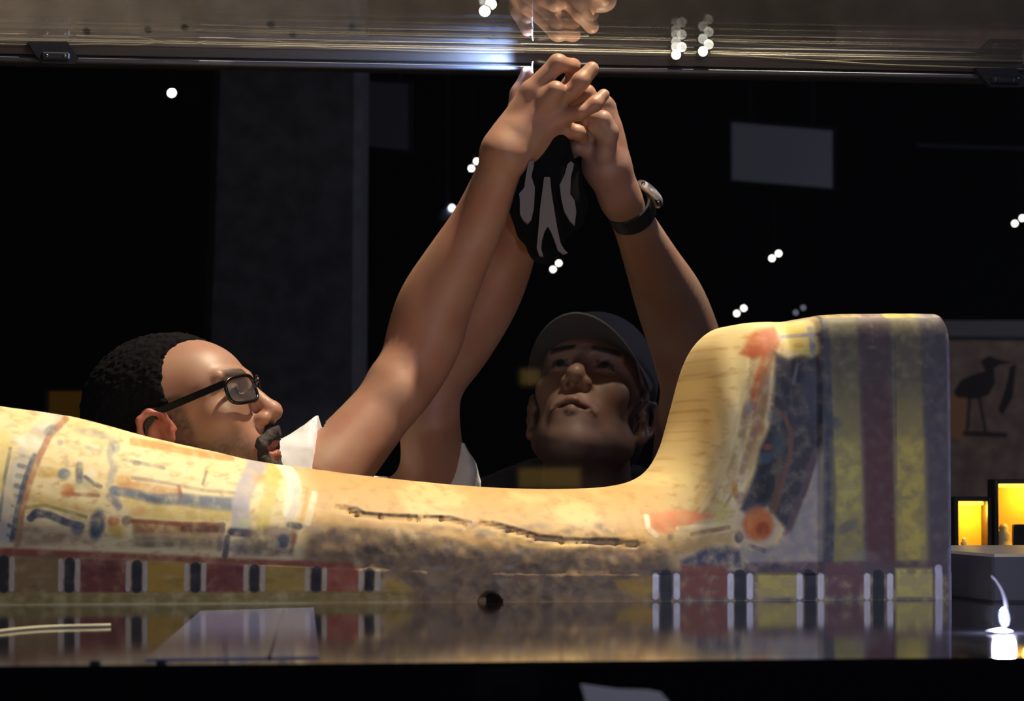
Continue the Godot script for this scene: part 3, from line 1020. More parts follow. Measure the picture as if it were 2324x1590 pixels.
func coffin() -> void:
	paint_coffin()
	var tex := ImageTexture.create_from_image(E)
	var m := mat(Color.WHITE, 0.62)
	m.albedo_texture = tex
	var nt := noise_tex(0.03, Color.BLACK, Color.WHITE, 9, 5)
	m.normal_enabled = true
	nt.as_normal_map = false
	m.normal_enabled = false
	var top := Curve2D.new()
	var sil := [[-200, 884], [0, 921], [100, 934], [200, 951], [350, 990], [500, 1022], [600, 1044], [725, 1061], [860, 1078], [1050, 1097], [1200, 1107], [1350, 1109], [1450, 1103], [1520, 1086], [1570, 1050], [1612, 975], [1642, 875], [1664, 800], [1690, 760], [1730, 736], [1790, 728], [1850, 727], [1880, 716], [2000, 712], [2140, 713], [2152, 718], [2160, 734]]
	var fr := [[-200, 1246], [0, 1252], [800, 1284], [1100, 1296], [1450, 1300], [1680, 1298], [2170, 1296]]
	var look := func(tab: Array, px: float) -> float:
		for k in tab.size() - 1:
			if px <= tab[k + 1][0]:
				var a: Array = tab[maxi(k - 1, 0)]
				var b: Array = tab[k]
				var c: Array = tab[k + 1]
				var d: Array = tab[mini(k + 2, tab.size() - 1)]
				var t: float = (px - b[0]) / float(c[0] - b[0])
				var w: float = c[0] - b[0]
				var m0: float = 0.0 if a == b else (float(c[1] - a[1]) / (c[0] - a[0])) * w
				var m1: float = 0.0 if c == d else (float(d[1] - b[1]) / (d[0] - b[0])) * w
				if a == b: m0 = c[1] - b[1]
				if c == d: m1 = c[1] - b[1]
				var t2 := t * t
				var t3 := t2 * t
				return (2 * t3 - 3 * t2 + 1) * b[1] + (t3 - 2 * t2 + t) * m0 + (-2 * t3 + 3 * t2) * c[1] + (t3 - t2) * m1
		return tab[-1][1]
	var dn := FastNoiseLite.new()
	dn.seed = 21
	dn.frequency = 26.0
	dn.fractal_octaves = 4
	var cracks := [[[772, 1147], [800, 1153], [815, 1162], [870, 1168], [935, 1170], [955, 1172], [1010, 1172], [1060, 1184]], [[1100, 1182], [1160, 1197], [1220, 1215], [1280, 1222], [1400, 1226], [1450, 1230]]]
	var section := func(px: float) -> Array:
		var hw := 0.168
		var zc := -0.17
		var x := on(px, 1366, 0).x
		var yb := on(px, look.call(fr, px), 0).y
		var n := 2.15 + 0.35 * ss(1450, 1580, px) + 0.9 * ss(1580, 1690, px) + 2.4 * ss(1680, 1790, px) + 9.0 * ss(1800, 1880, px)
		var ridge := zc + 0.12 * ss(1600, 1880, px)
		var h: float = on(px, look.call(sil, px), ridge).y
		var row := []
		for k in 12:
			row.append(Vector3(x, yb * k / 12.0, zc + 0.17))
		var ledge := 0.0 * (1.0 - ss(1850, 1874, px))
		var recess := 0.006 * ss(1700, 1780, px) * (1.0 - ss(1858, 1872, px))
		for k in 91:
			var ph := PI * k / 90.0
			var cs := cos(ph)
			var z := zc + (hw - ledge - recess) * signf(cs) * pow(absf(cs), 2.0 / n)
			row.append(Vector3(x, yb + (h - yb) * pow(maxf(sin(ph), 0.0), 2.0 / n), z))
		for k in range(11, -1, -1):
			row.append(Vector3(x, yb * k / 12.0, zc - 0.17))
		# wear: cracks and eroded wood
		for k in row.size() / 2 + 6:
			var p: Vector3 = row[k]
			var py := 1366.0 - p.y * 2080.0
			var dmg := ss(680, 760, px) * (1.0 - ss(1480, 1560, px)) * ss(1175, 1235, py)
			var d := dn.get_noise_3dv(p) * (0.0006 + 0.0024 * dmg)
			for cr in cracks:
				for s in cr.size() - 1:
					if px < cr[s][0] - 20 or px > cr[s + 1][0] + 20: continue
					var e := Geometry2D.get_closest_point_to_segment(Vector2(px, py), Vector2(cr[s][0], cr[s][1] + 8), Vector2(cr[s + 1][0], cr[s + 1][1] + 8)).distance_to(Vector2(px, py))
					d -= 0.0035 * exp(-e * e / 14.0)
			# the dark hole at the bottom edge
			var hl := Vector2((px - 1112) / 26.0, (py - 1366) / 20.0).length()
			d -= 0.03 * (1.0 - ss(0.7, 1.1, hl))
			row[k] = p + Vector3(0, 0.55 * d * ss(yb, yb + 0.025, p.y), d)
		return row
	var t := thing("painted_coffin", "painted wooden Egyptian coffin with upright striped foot end, lying on the black plinth", "coffin", K)
	var build := func(a: float, b: float, step: float, close_a: bool, close_b: bool, lo: int, hi: int, called: String) -> void:
		var rows := []
		var uvs := []
		var steps := int(ceil((b - a) / step))
		for s in steps + 1:
			var r: Array = section.call(lerpf(a, b, float(s) / steps)).slice(lo, hi)
			rows.append(r)
			var u := []
			for p in r: u.append(Vector2((p.x - EX) * TX / E.get_width(), 1.0 - p.y * TX / E.get_height()))
			uvs.append(u)
		var g := Geo.new()
		g.grid(rows, false, uvs, Vector3(0, 0.4, 1) if lo == 0 else Vector3.UP)
		for e in [[close_a, 0, -1], [close_b, rows.size() - 1, 1]]:
			if not e[0]: continue
			var r: Array = rows[e[1]]
			var ctr := Vector3(r[0].x, 0.02, -0.17)
			for k in r.size() - 1:
				var s := g.v.size()
				g.tri(ctr, r[k], r[k + 1], Vector3(e[2], 0, 0))
				for q in range(s, g.v.size()):
					g.uv[q] = Vector2((g.v[q].x - EX) * TX / E.get_width(), 1.0 - g.v[q].y * TX / E.get_height())
		obj(called, g, m, t)
	build.call(-170.0, 1500.0, 5.0, true, false, 0, 115, "leg_lid")
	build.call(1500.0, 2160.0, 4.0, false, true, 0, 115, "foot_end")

# ------------------------------------------------------------------ dark hall behind
func back_hall() -> void:
	# concrete column
	var cm := noisy(srgb(116, 118, 124), srgb(158, 160, 166), 0.02, 1.2, 0.9, 31)
	var D := 8.0
	var g := Geo.new()
	var a := at(484, 140, D)
	var b := at(821, 140, D)
	var c := at(452, 1060, D)
	var d := at(815, 1060, D)
	var fl := func(p: Vector3, q: Vector3, y: float) -> Vector3: return p + (q - p) * ((y - p.y) / (q.y - p.y))
	var p0: Vector3 = fl.call(a, c, 0.0)
	var p1: Vector3 = fl.call(b, d, 0.0)
	var q0: Vector3 = fl.call(a, c, 4.2)
	var q1: Vector3 = fl.call(b, d, 4.2)
	var bk := Vector3(0, 0, -0.4)
	var ch := 0.018
	var ring := func(l: Vector3, r: Vector3) -> Array:
		return [l + Vector3(0, 0, -ch), l + Vector3(ch, 0, 0), r + Vector3(-ch, 0, 0), r + Vector3(0, 0, -ch), r + bk, l + bk]
	var r0: Array = ring.call(p0, p1)
	var r1: Array = ring.call(q0, q1)
	var mid := (p0 + p1) / 2 + bk / 2
	for k in 6:
		var e := (k + 1) % 6
		g.quad(r0[k], r0[e], r1[e], r1[k], ((r0[k] + r0[e]) / 2 - mid) * Vector3(1, 0, 1))
	var col := struct("column", g, cm)
	tag(col, "grey concrete column standing in the dark hall behind the man with glasses")
	# brown bulkhead above the case
	var bm := noisy(srgb(144, 130, 116), srgb(180, 166, 146), 0.012, 1.6, 0.85, 41)
	var B := Transform3D(K.basis, at(1162, 127, 6.0))
	var bt := thing("bulkhead", "brown plastered bulkhead hanging from the ceiling above the glass top", "bulkhead", B)
	g = Geo.new()
	g.box(Transform3D(Basis(), Vector3(0, (4.2 - B.origin.y) / 2, -0.15)), Vector3(5.0, 4.2 - B.origin.y, 0.3), 0.004)
	obj("panel", g, bm, bt)
	tag(bt, "", "", "", "structure")
	for h in [[418, 62], [613, 55], [663, 78], [798, 60], [195, 70], [1118, 88], [335, 66]]:
		var q := Geo.new()
		var hd := cam_b * Vector3((h[0] - 1162.0) / FOC, -(h[1] - 795.0) / FOC, -1.0)
		var hp := B.affine_inverse() * (CAM + hd * ((B.origin - CAM).dot(K.basis.z) / hd.dot(K.basis.z)))
		q.lathe(Transform3D(Basis(Vector3.RIGHT, PI / 2), Vector3(hp.x, hp.y, 0.0)), [Vector2(0.006, -0.004), Vector2(0.006, 0.002), Vector2(0.004, 0.003), Vector2(0, 0.003)], 10)
		obj("bolt_head", q, M_black, bt)
	# hanging screens
	var scr := thing("hanging_screen", "pale grey hanging screen, tilted, in the dark to the right of the hands", "screen", Transform3D(Basis(), at(1775, 350, 10.0)))
	hanging(scr, [[1657, 273], [1893, 293], [1893, 431], [1657, 412]], 10.0, mat(srgb(196, 200, 208), 0.8))
	var bx := thing("dark_hanging_box", "dark grey hanging box beside the concrete column", "speaker box", Transform3D(Basis(), at(875, 265, 9.0)))
	hanging(bx, [[812, 178], [932, 186], [932, 346], [812, 334]], 9.0, mat(srgb(120, 122, 130), 0.8))
	# conduits high up on the right
	var pz := mat(srgb(92, 94, 104), 0.6)
	var cd := thing("ceiling_conduit", "thin grey conduit crossing the dark hall at upper right", "conduit", Transform3D(Basis(), at(2200, 335, 11.0)))
	g = Geo.new()
	var o := cd.position
	g.tube([at(2080, 330, 11.0) - o, at(2420, 340, 11.0) - o, at(2900, 350, 11.0) - o], [0.006], 8)
	obj("pipe", g, pz, cd)
	g = Geo.new()
	g.tube([at(2500, 342, 11.0) - o, Vector3(at(2500, 342, 11.0).x, 4.2, at(2500, 342, 11.0).z) - o], [0.004], 8)
	obj("hanger", g, pz, cd)
	# mural
	mural()
	# yellow niches
	yellow_niche("yellow lit display niche, smaller one right of the coffin's foot end", [2176, 1137, 2242, 1252], 4.78, 1.0, true)
	yellow_niche("yellow lit display niche, larger one at the right edge of the view", [2267, 1097, 2420, 1252], 4.78, 1.15, true)
	yellow_niche("dim yellow lit display niche behind the head of the man with glasses", [103, 886, 300, 1000], 8.0, 0.1, false)
	# counter that carries them
	var ct := thing("grey_display_counter", "dark grey display counter carrying the yellow lit niches", "counter", Transform3D(Basis(), Vector3(at(2310, 1255, 4.85).x, 0, -4.85)))
	var cy := at(2300, 1255, 4.7).y
	g = Geo.new()
	g.box(Transform3D(Basis(), Vector3(0, cy - 0.015, 0)), Vector3(0.235, 0.03, 0.26), 0.004)
	obj("counter_top", g, mat(srgb(92, 92, 104), 0.3), ct)
	g = Geo.new()
	g.box(Transform3D(Basis(), Vector3(0, (cy - 0.03) / 2, 0)), Vector3(0.225, cy - 0.03, 0.25), 0.004)
	obj("counter_body", g, mat(srgb(92, 92, 104), 0.7), ct)
	var bs := thing("black_box", "small black box standing before the larger yellow niche", "box", Transform3D(Basis(), at(2335, 1255, 4.74)))
	g = Geo.new()
	var s := 4.74 / FOC
	g.box(Transform3D(Basis(), Vector3(0, 33 * s, 0)), Vector3(72 * s, 66 * s, 0.02), 0.002)
	obj("shell", g, M_black, bs)
	g = Geo.new()
	g.box(Transform3D(Basis(), Vector3(0, 33 * s, 0.0105)), Vector3(58 * s, 50 * s, 0.003), 0.001)
	obj("front_plate", g, mat(srgb(16, 16, 18), 0.4), bs)

func hanging(t: Node3D, poly: Array, D: float, m: Material) -> void:
	var pts := PackedVector2Array()
	for p in poly:
		var w := at(p[0], p[1], D) - t.position
		pts.append(Vector2(w.x, w.y))
	var g := Geo.new()
	g.plate(Transform3D(), pts, 0.04)
	obj("panel", g, m, t)
	g = Geo.new()
	for k in 4:
		var a := pts[k]
		var b := pts[(k + 1) % 4]
		g.tube([Vector3(a.x, a.y, -0.004), Vector3(b.x, b.y, -0.004)], [0.007], 6)
	obj("frame", g, M_black, t)
	for k in 2:
		g = Geo.new()
		var x := lerpf(pts[0].x, pts[1].x, 0.2 + 0.6 * k)
		var y := lerpf(pts[0].y, pts[1].y, 0.2 + 0.6 * k)
		g.tube([Vector3(x, y - 0.01, -0.02), Vector3(x, 4.2 - t.position.y, -0.02)], [0.004], 6)
		obj("hanger_rod", g, M_black, t)

func yellow_niche(label: String, r: Array, D: float, e: float, lamp: bool) -> void:
	var s := D / FOC
	var w: float = (r[2] - r[0]) * s
	var h: float = (r[3] - r[1]) * s
	var base := at((r[0] + r[2]) / 2.0, r[3], D)
	var t := thing("display_niche", label, "display niche", Transform3D(Basis(), base), "yellow lit display niches")
	var g := Geo.new()
	var d := 0.07
	var th := 0.006
	g.box(Transform3D(Basis(), Vector3(-w / 2 - th / 2, h / 2, -d / 2)), Vector3(th, h + 2 * th, d), 0.001)
	g.box(Transform3D(Basis(), Vector3(w / 2 + th / 2, h / 2, -d / 2)), Vector3(th, h + 2 * th, d), 0.001)
	g.box(Transform3D(Basis(), Vector3(0, h + th / 2, -d / 2)), Vector3(w, th, d), 0.001)
	g.box(Transform3D(Basis(), Vector3(0, -th / 2, -d / 2)), Vector3(w, th, d), 0.001)
	obj("frame", g, M_black, t)
	g = Geo.new()
	g.box(Transform3D(Basis(), Vector3(0, h / 2, -d + 0.004)), Vector3(w, h, 0.008), 0.001)
	obj("lit_back_panel", g, glow(srgb(232, 166, 48), 0.24 * e), t)
	if not lamp: 
		g = Geo.new()
		g.box(Transform3D(Basis(), Vector3(0, -th - (base.y - th) / 2, -d / 2)), Vector3(w * 0.8, base.y - th, d), 0.003)
		obj("stand", g, M_black, t)
		return
	# a strip lamp at the top and a small pale object at the bottom
	g = Geo.new()
	g.box(Transform3D(Basis(), Vector3(0, h - 0.003, -0.03)), Vector3(w * 0.9, 0.005, 0.01), 0.001)
	obj("strip_lamp", g, glow(srgb(255, 206, 70), 3.0), t)
	var l := OmniLight3D.new()
	l.name = numbered("niche_light")
	add_child(l)
	l.position = base + Vector3(0, h - 0.012, -0.03)
	l.light_color = srgb(255, 200, 70)
	l.light_energy = 0.008
	l.light_size = 0.01
	l.omni_range = 20.0
	l.omni_attenuation = 2.0
	l.shadow_enabled = true
	var fg := thing("niche_figure", "small pale carved figure in the " + ("smaller" if r[0] < 2200 else "larger") + " yellow niche", "figurine", Transform3D(Basis(), base + Vector3(-w * 0.22 if r[0] < 2200 else -w * 0.38, 0, -0.03)))
	var q := Geo.new()
	var u := 0.012 if r[0] < 2200 else 0.024
	q.lathe(Transform3D(), [Vector2(u * 0.75, 0), Vector2(u * 0.8, u * 0.15), Vector2(u * 0.5, u * 0.35), Vector2(u * 0.35, u * 0.7), Vector2(u * 0.42, u * 1.0), Vector2(u * 0.25, u * 1.2), Vector2(u * 0.3, u * 1.4), Vector2(u * 0.15, u * 1.6), Vector2(0, u * 1.62)], 14)
	obj("figure", q, mat(srgb(226, 214, 170), 0.6), fg)

func mural() -> void:
	var D := 9.0
	var lo := at(1900, 1150, D)
	var hi := at(2560, 727, D)
	var W := hi.x - lo.x
	var H := hi.y - lo.y
	var im := Image.create(528, 338, false, Image.FORMAT_RGB8)
	var n := FastNoiseLite.new()
	n.seed = 77
	n.frequency = 0.02
	var bird := [PackedVector2Array(), PackedVector2Array()]
	var px := func(x: float, y: float) -> Vector2: return Vector2((x - 1900) * 0.8, (y - 727) * 0.8)
	var body := PackedVector2Array([px.call(2164, 888), px.call(2180, 862), px.call(2215, 846), px.call(2236, 842), px.call(2226, 818), px.call(2244, 806), px.call(2272, 816), px.call(2300, 822), px.call(2270, 826), px.call(2256, 834), px.call(2258, 868), px.call(2242, 896), px.call(2210, 904), px.call(2170, 900)])
	var wing := PackedVector2Array([px.call(2306, 826), px.call(2298, 900), px.call(2276, 940), px.call(2264, 930), px.call(2282, 880), px.call(2292, 832)])
	var lines := [[px.call(2200, 900), px.call(2194, 982), 3.0], [px.call(2222, 900), px.call(2236, 982), 3.0], [px.call(2190, 982), px.call(2280, 986), 5.0], [px.call(2150, 766), px.call(2560, 770), 4.0]]
	for y in 338:
		for x in 528:
			var p := Vector2(x, y)
			var c := srgb(170, 142, 124).lerp(srgb(206, 176, 150), 0.5 + n.get_noise_2d(x, y))
			if x < 236 and y > 130 and y < 214: c = srgb(232, 170, 116)
			if y < 34: c = srgb(150, 146, 146)
			var dk := 0.0
			if Geometry2D.is_point_in_polygon(p, body) or Geometry2D.is_point_in_polygon(p, wing): dk = 1.0
			for l in lines:
				if Geometry2D.get_closest_point_to_segment(p, l[0], l[1]).distance_to(p) < l[2]: dk = maxf(dk, 0.8)
			im.set_pixel(x, y, c.lerp(srgb(40, 38, 42), dk * 0.75))
	var m := mat(Color.WHITE, 0.85)
	m.albedo_texture = ImageTexture.create_from_image(im)
	var t := thing("mural_panel", "brown mural panel with a dark long-legged bird, behind the coffin's foot end", "mural", Transform3D(Basis(), Vector3((lo.x + hi.x) / 2, 0, -D)))
	var g := Geo.new()
	var s := g.v.size()
	for k in [[0, 0], [1, 0], [1, 1], [0, 1]]:
		g.v.append(Vector3((k[0] - 0.5) * W, lo.y + k[1] * H, 0.0))
		g.n.append(Vector3(0, 0, 1))
		g.uv.append(Vector2(k[0], 1 - k[1]))
	g.face(0, 1, 2, Vector3(0, 0, 1))
	g.face(0, 2, 3, Vector3(0, 0, 1))
	obj("painted_face", g, m, t)
	g = Geo.new()
	g.box(Transform3D(Basis(), Vector3(0, (lo.y + H) / 2, -0.041)), Vector3(W + 0.01, lo.y + H + 0.004, 0.08), 0.004)
	obj("backing_wall", g, mat(srgb(60, 56, 54), 0.9), t)

# ------------------------------------------------------------------ people
func head(f: Field, H: Transform3D, s: float, tall := 1.0, mw := 1.0) -> void:
	var b := H.basis
	var P := func(x: float, y: float, z: float) -> Vector3: return H * (Vector3(x, y, z) * s)
	var ell := func(x: float, y: float, z: float, rx: float, ry: float, rz: float, k: float) -> void: f.ell(P.call(x, y, z), Vector3(rx, ry, rz) * s, b, k * s)
	ell.call(0, 0.062 * tall, -0.012, 0.075, 0.088 * tall, 0.096, 0.02)
	ell.call(0, 0.055 * tall, 0.045, 0.062, 0.058 * tall, 0.049, 0.02)
	ell.call(0, -0.012, 0.04, 0.058, 0.083, 0.055, 0.02)
	for q: float in [-1.0, 1.0]:
		f.cap(P.call(0.05 * q, -0.045, 0.005), P.call(0.014 * q, -0.086, 0.068), 0.022 * s, 0.02 * s, 0.025 * s)
		ell.call(0.043 * q, 0.0, 0.062, 0.021, 0.019, 0.021, 0.02)
	ell.call(0, -0.086, 0.075, 0.022, 0.018, 0.018, 0.018)
	ell.call(0, -0.045, 0.083, 0.03, 0.028, 0.021, 0.02)
	for q: float in [-1.0, 1.0]:
		f.cut(P.call(0.032 * q, 0.028, 0.1), Vector3(0.02, 0.0125, 0.015) * s, b, 0.012 * s)
		ell.call(0.031 * q, 0.029, 0.0775, 0.0125, 0.0125, 0.0125, 0.002)
		f.cap(P.call(0.018 * q, 0.0345, 0.087), P.call(0.044 * q, 0.034, 0.079), 0.0032 * s, 0.0028 * s, 0.004 * s)
		f.cap(P.call(0.02 * q, 0.022, 0.087), P.call(0.043 * q, 0.024, 0.079), 0.0032 * s, 0.0028 * s, 0.005 * s)
		f.cap(P.call(0.013 * q, 0.045, 0.094), P.call(0.048 * q, 0.05, 0.078), 0.0075 * s, 0.006 * s, 0.012 * s)
	f.cap(P.call(0, 0.036, 0.091), P.call(0, -0.002, 0.112), 0.0085 * s, 0.0105 * s, 0.012 * s)
	ell.call(0, -0.007, 0.115, 0.0125, 0.0115, 0.0125, 0.008)
	for q: float in [-1.0, 1.0]:
		ell.call(0.0135 * q, -0.013, 0.102, 0.0085, 0.009, 0.012, 0.006)
		f.cut(P.call(0.0065 * q, -0.0205, 0.107), Vector3(0.0044, 0.006, 0.0062) * s, b, 0.002 * s)
		f.cap(P.call(0.024 * q * mw, -0.0485 - 0.006 * (mw - 1.0), 0.089 - 0.012 * (mw - 1.0)), P.call(0.004 * q, -0.0425, 0.1035), 0.0035 * s, 0.0058 * s, 0.006 * s)
		f.cap(P.call(0.022 * q * mw, -0.051 - 0.006 * (mw - 1.0), 0.088 - 0.012 * (mw - 1.0)), P.call(0.0, -0.0555, 0.1), 0.0035 * s, 0.0072 * s, 0.006 * s)
	for q: float in [-1.0, 0.0, 1.0]:
		f.cut(P.call(0.013 * mw * q, -0.0488 - 0.0022 * absf(q) * mw, 0.1065 - 0.0045 * absf(q)), Vector3(0.011 * mw, 0.0021, 0.0075) * s, b, 0.003 * s)
	for q: float in [-1.0, 1.0]:
		var x := 0.074 * q
		var e := [[0.0, 0.006, 0.012], [0.007, 0.026, 0.006], [0.012, 0.034, -0.008], [0.016, 0.028, -0.021], [0.015, 0.01, -0.026], [0.01, -0.008, -0.022], [0.005, -0.024, -0.011], [0.002, -0.03, -0.003]]
		var pts := []
		for v in e: pts.append(P.call(x + v[0] * q, v[1], v[2]))
		var r := []
		for v in e: r.append(0.0044 * s)
		f.chain(pts, r, 0.004 * s)
		ell.call(x + 0.003 * q, 0.0, -0.008, 0.006, 0.026, 0.016, 0.006)
		ell.call(x + 0.005 * q, -0.026, -0.005, 0.005, 0.009, 0.008, 0.006)
		f.cap(P.call(x + 0.004 * q, -0.006, 0.008), P.call(x + 0.004 * q, 0.004, 0.009), 0.004 * s, 0.004 * s, 0.004 * s)
		f.cut(P.call(x + 0.012 * q, 0.002, -0.008), Vector3(0.007, 0.014, 0.009) * s, b, 0.004 * s)

func skin_mat() -> StandardMaterial3D:
	var m := mat(Color.WHITE, 0.48, 0.0, 0.45)
	m.vertex_color_use_as_albedo = true
	m.subsurf_scatter_enabled = true
	m.subsurf_scatter_strength = 0.03
	return m

func limb(f: Field, pts: Array, k := 0.02, smooth := false) -> void:
	var p := []
	var r := []
	for q in pts:
		p.append(at(q[0], q[1], q[2]))
		r.append(q[3] * q[2] / FOC)
	if smooth:
		var c := Curve3D.new()
		for q in p.size():
			var tn: Vector3 = (p[mini(q + 1, p.size() - 1)] - p[maxi(q - 1, 0)]) / 6.0
			c.add_point(p[q], -tn, tn)
		var p2 := []
		var r2 := []
		for q in p.size() - 1:
			for m in 6:
				var t := m / 6.0
				p2.append(c.sample(q, t))
				r2.append(cubic_interpolate(r[q], r[q + 1], r[maxi(q - 1, 0)], r[mini(q + 2, r.size() - 1)], t))
		p2.append(p[-1])
		r2.append(r[-1])
		f.chain(p2, r2, 0.004)
	else:
		f.chain(p, r, k)

func man_with_glasses() -> void:
	var nz := FastNoiseLite.new()
	nz.seed = 4
	nz.frequency = 28.0
	nz.fractal_octaves = 3
	# head frame
	var pit := deg_to_rad(19.0)
	var tw := deg_to_rad(12.0)
	var fwd := Vector3(cos(pit) * cos(tw), sin(pit), cos(pit) * sin(tw)).normalized()
	var lx := Vector3.UP.cross(fwd).normalized()
	var H := Transform3D(Basis(lx, fwd.cross(lx), fwd), at(420, 992, 4.13))
	var HI := H.affine_inverse()
	var s := 0.985
	var f := Field.new()
	head(f, H, s, 0.85)
	f.cap(H * Vector3(0, -0.03, -0.035), at(520, 1190, 4.3), 0.056, 0.066, 0.03)
	# near arm (his right) and far arm (his left)
	limb(f, [[720, 1100, 4.24, 92], [800, 1010, 4.27, 79], [880, 915, 4.3, 70], [928, 856, 4.32, 71], [962, 770, 4.33, 84], [987, 690, 4.33, 82], [1032, 602, 4.32, 71], [1082, 510, 4.31, 59], [1120, 420, 4.295, 50], [1149, 345, 4.28, 46]], 0.016, true)
	f.cap(at(905, 890, 4.29), at(890, 850, 4.3), 0.022, 0.02, 0.03)
	limb(f, [[1010, 1180, 4.5, 95], [985, 1060, 4.47, 72], [975, 930, 4.46, 66], [990, 860, 4.46, 66], [1040, 780, 4.45, 74], [1098, 680, 4.43, 76], [1140, 590, 4.41, 68], [1168, 510, 4.385, 56], [1190, 430, 4.36, 44], [1215, 370, 4.36, 42]], 0.016, true)
	# hidden trunk
	f.cap(at(560, 1260, 4.42), at(960, 1260, 4.52), 0.085, 0.085, 0.06)
	f.cap(Vector3(at(760, 1300, 4.48).x, 1.32, -4.48), Vector3(at(740, 1300, 4.5).x, 0.95, -4.55), 0.13, 0.12, 0.08)
	# right hand: back of the hand to the visitors
	var h := Field.new()
	limb(h, [[1120, 420, 4.295, 50], [1149, 345, 4.28, 46]], 0.012)
	for m in [[1150, 300, 1205, 208, 4.285, 25], [1180, 300, 1246, 226, 4.28, 24], [1205, 318, 1272, 262, 4.285, 23], [1215, 335, 1283, 295, 4.3, 22]]:
		h.cap(at(1148, 345, 4.285), at(m[0], m[1], m[4]), 0.024, m[5] * 4.28 / FOC * 1.06, 0.016)
		h.cap(at(m[0], m[1], m[4]), at(m[2], m[3], m[4]), m[5] * 4.28 / FOC * 1.06, m[5] * 4.28 / FOC, 0.014)
	h.ell(at(1190, 290, 4.3), Vector3(0.03, 0.042, 0.017), Basis(Vector3.BACK, -0.55), 0.016)
	limb(h, [[1205, 208, 4.285, 24], [1266, 143, 4.28, 20], [1300, 152, 4.305, 18], [1298, 190, 4.33, 16]], 0.006)
	limb(h, [[1246, 226, 4.275, 24], [1262, 205, 4.268, 22]], 0.01)
	limb(h, [[1250, 240, 4.29, 20], [1300, 206, 4.275, 19], [1318, 184, 4.272, 20], [1343, 156, 4.28, 17]], 0.005)
	limb(h, [[1272, 268, 4.285, 19], [1318, 254, 4.27, 17], [1350, 236, 4.272, 17], [1370, 215, 4.28, 14]], 0.005)
	limb(h, [[1283, 295, 4.3, 19], [1312, 300, 4.3, 16], [1322, 318, 4.32, 14]], 0.005)
	limb(h, [[1165, 290, 4.31, 26], [1180, 215, 4.325, 20], [1197, 165, 4.32, 15]], 0.01)
	# left hand behind it
	limb(h, [[1200, 400, 4.36, 43], [1230, 335, 4.355, 46], [1270, 280, 4.345, 46]], 0.014)
	for q in [[1270, 240, 1330, 212, 1352, 236, 20], [1290, 260, 1340, 236, 1356, 258, 18], [1295, 290, 1335, 272, 1342, 296, 17]]:
		limb(h, [[1262, 290, 4.345, 30], [q[0], q[1], 4.33, q[6] + 2], [q[2], q[3], 4.315, q[6]], [q[4], q[5], 4.32, q[6] - 3]], 0.006)
	limb(h, [[1225, 330, 4.35, 26], [1262, 235, 4.345, 18], [1296, 178, 4.34, 15]], 0.008)
	var base := lin(164, 126, 104)
	var red := lin(156, 100, 82)
	var tint := func(p: Vector3, _n: Vector3) -> Color:
		var c: Color = base.lerp(red, clampf(0.2 + 0.7 * nz.get_noise_3dv(p * 0.6), 0, 0.6))
		var q := HI * p / s
		if q.length() < 0.19:
			var lip := ss(0.012, 0.006, absf(q.y + 0.05) - 0.002) * ss(0.028, 0.02, absf(q.x)) * ss(0.085, 0.092, q.z)
			c = c.lerp(lin(150, 82, 72), lip * 0.8)
			var brow := ss(0.007, 0.004, absf(q.y - 0.05 - 0.05 * (absf(q.x) - 0.03))) * ss(0.008, 0.014, absf(q.x)) * ss(0.054, 0.046, absf(q.x)) * ss(0.06, 0.07, q.z)
			c = c.lerp(lin(40, 28, 24), brow * 0.9)
			var jaw := ss(-0.004, -0.03, q.y + 0.2 * (q.z - 0.04)) * ss(0.1, 0.075, q.z) * 0.72
			var side := ss(0.036, 0.024, q.z) * ss(-0.012, 0.0, q.z) * ss(0.05, 0.06, absf(q.x)) * ss(0.05, 0.04, q.y) * 0.9
			c = c.lerp(lin(44, 34, 32), maxf(jaw, side) * (0.75 + 0.5 * nz.get_noise_3dv(p * 6.0)))
			if q.z > 0.07 and absf(q.x) > 0.02 and absf(q.x) < 0.044 and absf(q.y - 0.029) < 0.006: c = lin(130, 120, 114)
			if Vector2(absf(q.x) - 0.031, q.y - 0.029).length() < 0.0058 and q.z > 0.07: c = lin(30, 22, 20)
			c = c.lerp(red, 0.5 * ss(0.02, 0.008, Vector3(q.x, q.y + 0.008, q.z - 0.115).length()))
			if absf(q.x) > 0.073 and q.length() < 0.115: c = c.lerp(lin(196, 104, 84), 0.5)
		return c
	var t := thing("person", "man in black-framed glasses and white t-shirt, head tilted up, both bare arms raised", "person", Transform3D(Basis(), Vector3(-0.25, 0, -4.55)))
	var g := Geo.new()
	var hb := H.origin + fwd * 0.01 + Vector3(0, 0.035, 0)
	f.net(g, hb - Vector3(0.155, 0.155, 0.12), hb + Vector3(0.155, 0.16, 0.12), 0.0034, tint)
	var hc := at(1230, 250, 4.3)
	h.net(g, hc - Vector3(0.085, 0.085, 0.075), hc + Vector3(0.095, 0.09, 0.085), 0.0028, tint)
	var alo := at(640, 1130, 4.35)
	f.net(g, Vector3(hb.x + 0.15, 1.42, -4.52), Vector3(hc.x - 0.0, hc.y - 0.07, -4.0), 0.006, tint)
	f.net(g, Vector3(-0.75, 0.9, -4.8), Vector3(0.1, 1.43, -3.98), 0.016, tint)
	for q in g.v.size(): g.v[q] -= t.position
	obj("body", g, skin_mat(), t)
	# shirt: trunk and the two sleeves
	var sg := Geo.new()
	var sf := Field.new()
	sf.cap(at(560, 1262, 4.42), at(960, 1262, 4.52), 0.1, 0.1, 0.06)
	sf.cap(Vector3(at(760, 1300, 4.48).x, 1.3, -4.48), Vector3(at(740, 1300, 4.5).x, 0.93, -4.55), 0.15, 0.145, 0.08)
	sf.noise = nz
	sf.amp = 0.004
	sf.net(sg, Vector3(-0.8, 0.88, -4.82), Vector3(0.1, 1.52, -4.2), 0.014)
